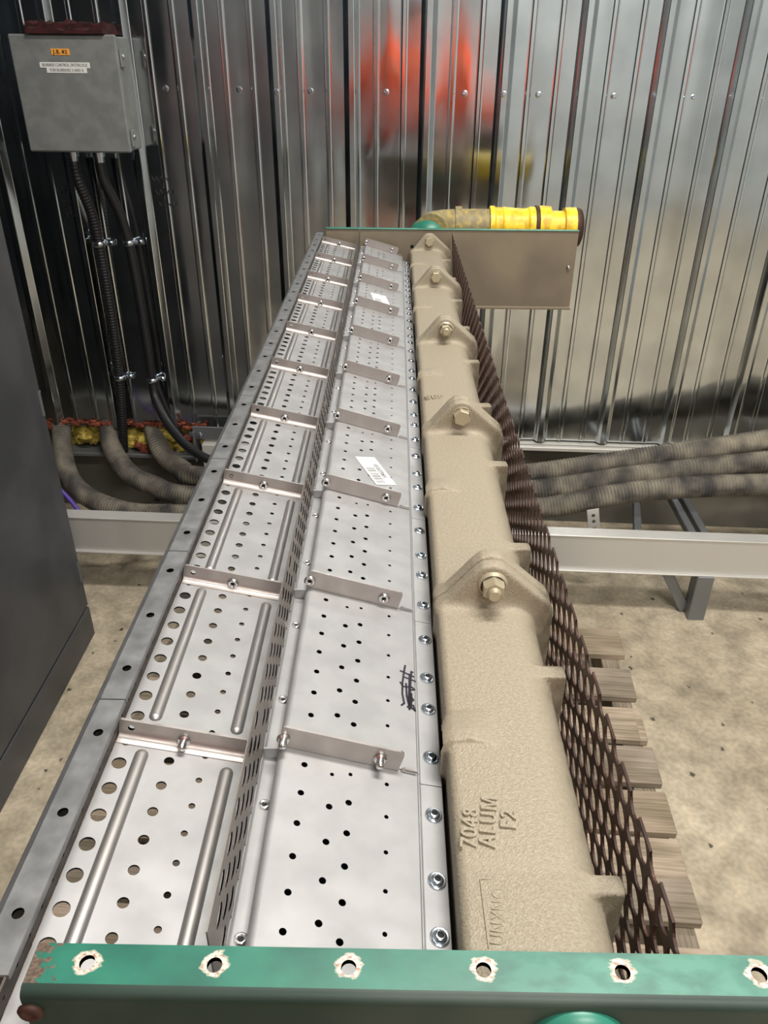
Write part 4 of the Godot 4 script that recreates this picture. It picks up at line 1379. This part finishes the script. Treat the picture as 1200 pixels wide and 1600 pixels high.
	tube(mb, PackedVector3Array([P.call(0.022, -0.165, 0.062), P.call(0.027, -0.22, 0.060), P.call(0.050, -0.32, 0.035), P.call(0.060, -0.45, 0.024), P.call(0.066, -0.7, 0.024), P.call(0.066, -0.85, 0.026), Vector3(-0.766, -0.975, -2.374), Vector3(-0.725, -1.024, -2.322), Vector3(-0.664, -1.058, -2.255), Vector3(-0.609, -1.080, -2.217), Vector3(-0.555, -1.093, -2.194), Vector3(-0.40, -1.115, -2.17), Vector3(-0.15, -1.13, -2.155)]), 0.0145, 14)
	c1 = put(self, "black_conduit", mb.mesh(M.black_rubber), null)
	meta(c1, "smooth black conduit running from the box and curving away behind the burner", "conduit", "")
	mb = MB.new()
	tube(mb, PackedVector3Array([P.call(0.074, -0.83, 0.014), P.call(0.095, -0.92, 0.012), P.call(0.125, -1.00, 0.012), P.call(0.14, -1.05, 0.0), P.call(0.145, -1.08, -0.03)]), 0.0095, 10)
	c1 = put(self, "cable", mb.mesh(M.black_rubber), null)
	meta(c1, "short thin black cable branching into the wall opening beside the smooth conduit", "cable", "")
	for q in [[-0.034, -0.395, "upper", "ribbed"], [-0.040, -0.815, "lower", "ribbed"], [0.057, -0.390, "upper", "smooth"], [0.066, -0.820, "lower", "smooth"]]:
		mb = MB.new()
		lathe(mb, at(P.call(q[0], q[1] - 0.008, 0.024), B), [Vector2(0.0152, 0.0), Vector2(0.0178, 0.001), Vector2(0.0185, 0.008), Vector2(0.0178, 0.015), Vector2(0.0152, 0.016)], 18, true)
		rbox(mb, at(P.call(q[0] + 0.028, q[1], 0.010), B), Vector3(0.028, 0.017, 0.006), 0.002)
		lathe(mb, at(P.call(q[0] + 0.030, q[1], 0.012), B * Basis(Vector3.RIGHT, PI / 2)), [Vector2(0.0075, 0), Vector2(0.0075, 0.004), Vector2(0.005, 0.0065), Vector2(0, 0.007)], 12)
		var k := put(self, "conduit_clamp", mb.mesh(M.zinc), null)
		meta(k, "%s silver strap clamp holding the %s black conduit to the wall" % [q[2], q[3]], "clamp", "conduit clamps")

func blob(mb: MB, p: Vector3, r: Vector3, seed_: int, amp := 0.3, seg := 10) -> void:
	var f := noise(1.3, 3, seed_)
	var G := func(i: int, j: int) -> Vector3:
		var th := PI * i / seg
		var ph := TAU * (j % (seg * 2)) / (seg * 2)
		var d := Vector3(sin(th) * cos(ph), cos(th), sin(th) * sin(ph))
		return p + d * r * (1.0 + amp * f.get_noise_3dv(d * 1.4))
	for i in seg:
		for j in seg * 2:
			mb.quad(G.call(i, j), G.call(i, j + 1), G.call(i + 1, j + 1), G.call(i + 1, j))

func opening() -> void:
	# mineral wool and foam round the conduits, in the gap under the sheets
	var mb := MB.new()
	var r := RandomNumberGenerator.new(); r.seed = 15
	for i in 60:
		var x := r.randf_range(-1.15, -0.66)
		var y := r.randf_range(-1.165, -1.085)
		blob(mb, wallp(x, y, r.randf_range(-0.055, -0.015)), Vector3(1, 0.85, 0.8) * r.randf_range(0.018, 0.036), i, 0.55, 7)
	var w := put(self, "mineral_wool", mb.mesh(M.wool), null)
	meta(w, "yellow mineral wool stuffed in the wall opening round the conduits", "insulation", "", "stuff")
	mb = MB.new()
	for i in 46:
		var x := lerpf(-1.165, -0.63, i / 45.0)
		blob(mb, wallp(x, -1.068 + r.randf_range(-0.010, 0.006), r.randf_range(0.0, 0.012)), Vector3(1.3, 0.8, 0.8) * r.randf_range(0.006, 0.011), 100 + i, 0.6, 6)
	for q in [[-0.865, -1.15], [-0.85, -1.165], [-0.70, -1.12], [-0.66, -1.10], [-1.16, -1.09]]:
		blob(mb, wallp(q[0], q[1], 0.0), Vector3(1.4, 1, 1) * 0.015, 200 + int(q[0] * -100), 0.6, 7)
	w = put(self, "foam_sealant", mb.mesh(M.orange_foam), null)
	meta(w, "rough orange foam sealant along the bottom edge of the corrugated wall", "sealant", "", "stuff")
	# sill under the opening and bracket at its right end
	var B := Basis(Vector3.UP, WALL_TURN)
	var t := thing("wall_bracket", "small bolted steel angle bracket beside the wall opening", "bracket", wallp(-0.62, -1.2, 0.0))
	mb = MB.new()
	rbox(mb, at(wallp(-0.655, -1.125, 0.03), B), Vector3(0.006, 0.11, 0.06), 0.001)
	rbox(mb, at(wallp(-0.56, -1.078, 0.045), B), Vector3(0.20, 0.045, 0.006), 0.001)
	put(t, "angle", mb.mesh(), M.frame_steel)
	for x in [-0.665, -0.637]:
		mb = MB.new()
		lathe(mb, at(wallp(x, -1.080, 0.050), B * Basis(Vector3.RIGHT, PI / 2)), [Vector2(0.010, 0), Vector2(0.010, 0.006), Vector2(0.008, 0.008), Vector2(0, 0.008)], 6)
		put(t, "bolt", mb.mesh(), M.zinc)
	mb = MB.new()
	rbox(mb, at(wallp(-0.53, -1.155, 0.03), B), Vector3(0.20, 0.085, 0.07), 0.002)
	put(t, "channel_end", mb.mesh(), M.trim_white)
	var sill := MB.new()
	rbox(sill, at(wallp(-0.9, -1.186, -0.02), B), Vector3(0.52, 0.014, 0.08), 0.002)
	var s := put(self, "trim_1", sill.mesh(M.frame_steel), null)
	meta(s, "dark steel sill under the wall opening", "", "", "structure")

func cabinet() -> void:
	var t := thing("metal_cabinet", "tall dark grey metal cabinet with hinged doors beside the corrugated wall", "cabinet", Vector3(-1.15, -EYE, -0.4))
	var mb := MB.new()
	var zb := -1.752
	var zf := 1.0
	var yaw := Basis(Vector3.UP, -0.02)
	var cz := (zb + zf) / 2
	rbox(mb, at(Vector3(-1.153, -0.36, cz)), Vector3(0.60, 1.945, zf - zb), 0.004)
	put(t, "body", mb.mesh(), M.cabinet_paint)
	mb = MB.new()
	rbox(mb, at(Vector3(-1.1475, -1.381, cz)), Vector3(0.611, 0.097, zf - zb + 0.002), 0.003)
	put(t, "plinth", mb.mesh(), M.cabinet_paint)
	for i in 4:
		mb = MB.new()
		var len := (zf - zb) / 4 - 0.004
		rbox(mb, at(Vector3(-0.848, -0.36, zb + 0.002 + len / 2 + i * (len + 0.004))), Vector3(0.012, 1.93, len), 0.003)
		var d := put(t, "door", mb.mesh(), M.cabinet_paint)
		if i == 0:
			for y in [-0.72, -1.21]:
				mb = MB.new()
				rbox(mb, at(Vector3(-0.8405, y, -1.738)), Vector3(0.005, 0.062, 0.008), 0.001)
				lathe(mb, at(Vector3(-0.8390, y + 0.030, -1.738)), [Vector2(0.0035, 0.0), Vector2(0.0035, 0.004), Vector2(0.0, 0.005)], 10)
				put(d, "hinge_pin", mb.mesh(), M.frame_steel)

# ------------------------------------------------------------------ the photographer, seen in the wall's reflection
func capsules(caps: Array, k: float) -> Callable:
	return func(x: float, y: float, z: float) -> float:
		var p := Vector3(x, y, z)
		var d := 1e9
		for c in caps:
			var a: Vector3 = c[0]; var b: Vector3 = c[1]
			var ab := b - a
			var t := clampf((p - a).dot(ab) / ab.dot(ab), 0, 1)
			var q := p.distance_to(a + ab * t) - lerpf(c[2], c[3], t)
			var h := maxf(k - absf(d - q), 0.0) / k
			d = minf(d, q) - h * h * k * 0.25
		return d

func person() -> void:
	var o := Vector3(-0.20, -EYE, 0.47)
	var t := thing("person", "person in orange work jacket and trousers holding up a phone, mirrored in the corrugated wall", "person", o)
	var V := func(x: float, y: float, z: float) -> Vector3: return Vector3(x, y, z) + o
	var mb := MB.new()
	# head, neck, hands
	var head := [[V.call(0, 1.64, 0.01), V.call(0, 1.70, 0.0), 0.075, 0.098], [V.call(0, 1.46, 0.03), V.call(0, 1.62, 0.02), 0.058, 0.055], [V.call(0, 1.625, -0.06), V.call(0, 1.60, -0.045), 0.035, 0.04], [V.call(0, 1.665, -0.092), V.call(0, 1.645, -0.112), 0.010, 0.016], [V.call(-0.09, 1.66, 0.01), V.call(-0.098, 1.69, 0.015), 0.012, 0.016], [V.call(0.09, 1.66, 0.01), V.call(0.098, 1.69, 0.015), 0.012, 0.016]]
	nets(mb, capsules(head, 0.03), V.call(-0.14, 1.40, -0.16), V.call(0.14, 1.84, 0.14), 0.012)
	put(t, "body", mb.mesh(), M.skin)
	for s in [-1.0, 1.0]:
		mb = MB.new()
		var hx: float = s * 0.085
		var hand := [[V.call(hx + s * 0.015, 1.36, -0.30), V.call(hx, 1.40, -0.35), 0.030, 0.034]]
		for i in 4: hand.append([V.call(hx - s * 0.012, 1.385 + i * 0.018, -0.355), V.call(hx - s * 0.045, 1.39 + i * 0.018, -0.372), 0.010, 0.008])
		hand.append([V.call(hx, 1.375, -0.335), V.call(hx - s * 0.045, 1.372, -0.345), 0.012, 0.009])
		nets(mb, capsules(hand, 0.012), V.call(hx - 0.09, 1.31, -0.40), V.call(hx + 0.09, 1.48, -0.26), 0.006)
		put(t, "hand", mb.mesh(), M.skin)
	mb = MB.new()
	var coat := [[V.call(0, 1.00, 0.02), V.call(0, 1.38, 0.03), 0.20, 0.22], [V.call(-0.17, 1.40, 0.03), V.call(0.17, 1.40, 0.03), 0.085, 0.085], [V.call(0.10, 1.05, 0.02), V.call(-0.10, 1.05, 0.02), 0.16, 0.16]]
	for s in [-1.0, 1.0]:
		coat.append([V.call(s * 0.20, 1.39, 0.03), V.call(s * 0.40, 1.19, -0.06), 0.095, 0.075])
		coat.append([V.call(s * 0.40, 1.19, -0.06), V.call(s * 0.12, 1.355, -0.26), 0.075, 0.05])
	nets(mb, capsules(coat, 0.05), V.call(-0.56, 0.78, -0.36), V.call(0.56, 1.66, 0.30), 0.024)
	put(t, "jacket", mb.mesh(), M.hi_vis_orange)
	mb = MB.new()
	var belt := [[V.call(0.10, 0.93, 0.02), V.call(-0.10, 0.93, 0.02), 0.155, 0.155]]
	for s in [-1.0, 1.0]:
		belt.append([V.call(s * 0.10, 0.90, 0.02), V.call(s * 0.12, 0.50, 0.0), 0.10, 0.072])
		belt.append([V.call(s * 0.12, 0.50, 0.0), V.call(s * 0.13, 0.10, 0.04), 0.070, 0.055])
	nets(mb, capsules(belt, 0.03), V.call(-0.34, 0.02, -0.24), V.call(0.34, 1.10, 0.28), 0.024)
	put(t, "trousers", mb.mesh(), M.rust_orange_cloth)
	mb = MB.new()
	lathe(mb, at(V.call(0, 0.86, 0.02), Basis.from_scale(Vector3(1.45, 1, 1))), [Vector2(0.185, 0.0), Vector2(0.192, 0.02), Vector2(0.192, 0.13), Vector2(0.185, 0.15)], 28)
	put(t, "tool_belt", mb.mesh(), M.dark_cloth)
	mb = MB.new()
	lathe(mb, at(V.call(0.06, 0.80, 0.02), Basis.from_scale(Vector3(1.45, 1, 1))), [Vector2(0.180, 0.0), Vector2(0.188, 0.01), Vector2(0.188, 0.05), Vector2(0.180, 0.06)], 28)
	put(t, "reflective_band", mb.mesh(), M.hi_vis_yellow)
	mb = MB.new()
	for s in [-1.0, 1.0]:
		nets(mb, capsules([[V.call(s * 0.13, 0.055, 0.05), V.call(s * 0.145, 0.045, -0.12), 0.052, 0.042], [V.call(s * 0.13, 0.06, 0.05), V.call(s * 0.13, 0.16, 0.05), 0.056, 0.058]], 0.02), V.call(s * 0.13 - 0.10, -0.02, -0.20), V.call(s * 0.13 + 0.10, 0.24, 0.14), 0.014)
	put(t, "boots", mb.mesh(), M.dark_cloth)
	mb = MB.new()
	lathe(mb, at(V.call(0, 1.715, 0.005)), [Vector2(0.150, 0.0), Vector2(0.150, 0.006), Vector2(0.122, 0.012), Vector2(0.116, 0.05), Vector2(0.092, 0.095), Vector2(0.05, 0.120), Vector2(0.0, 0.127)], 24, true)
	put(t, "hard_hat", mb.mesh(), M.hat_grey)
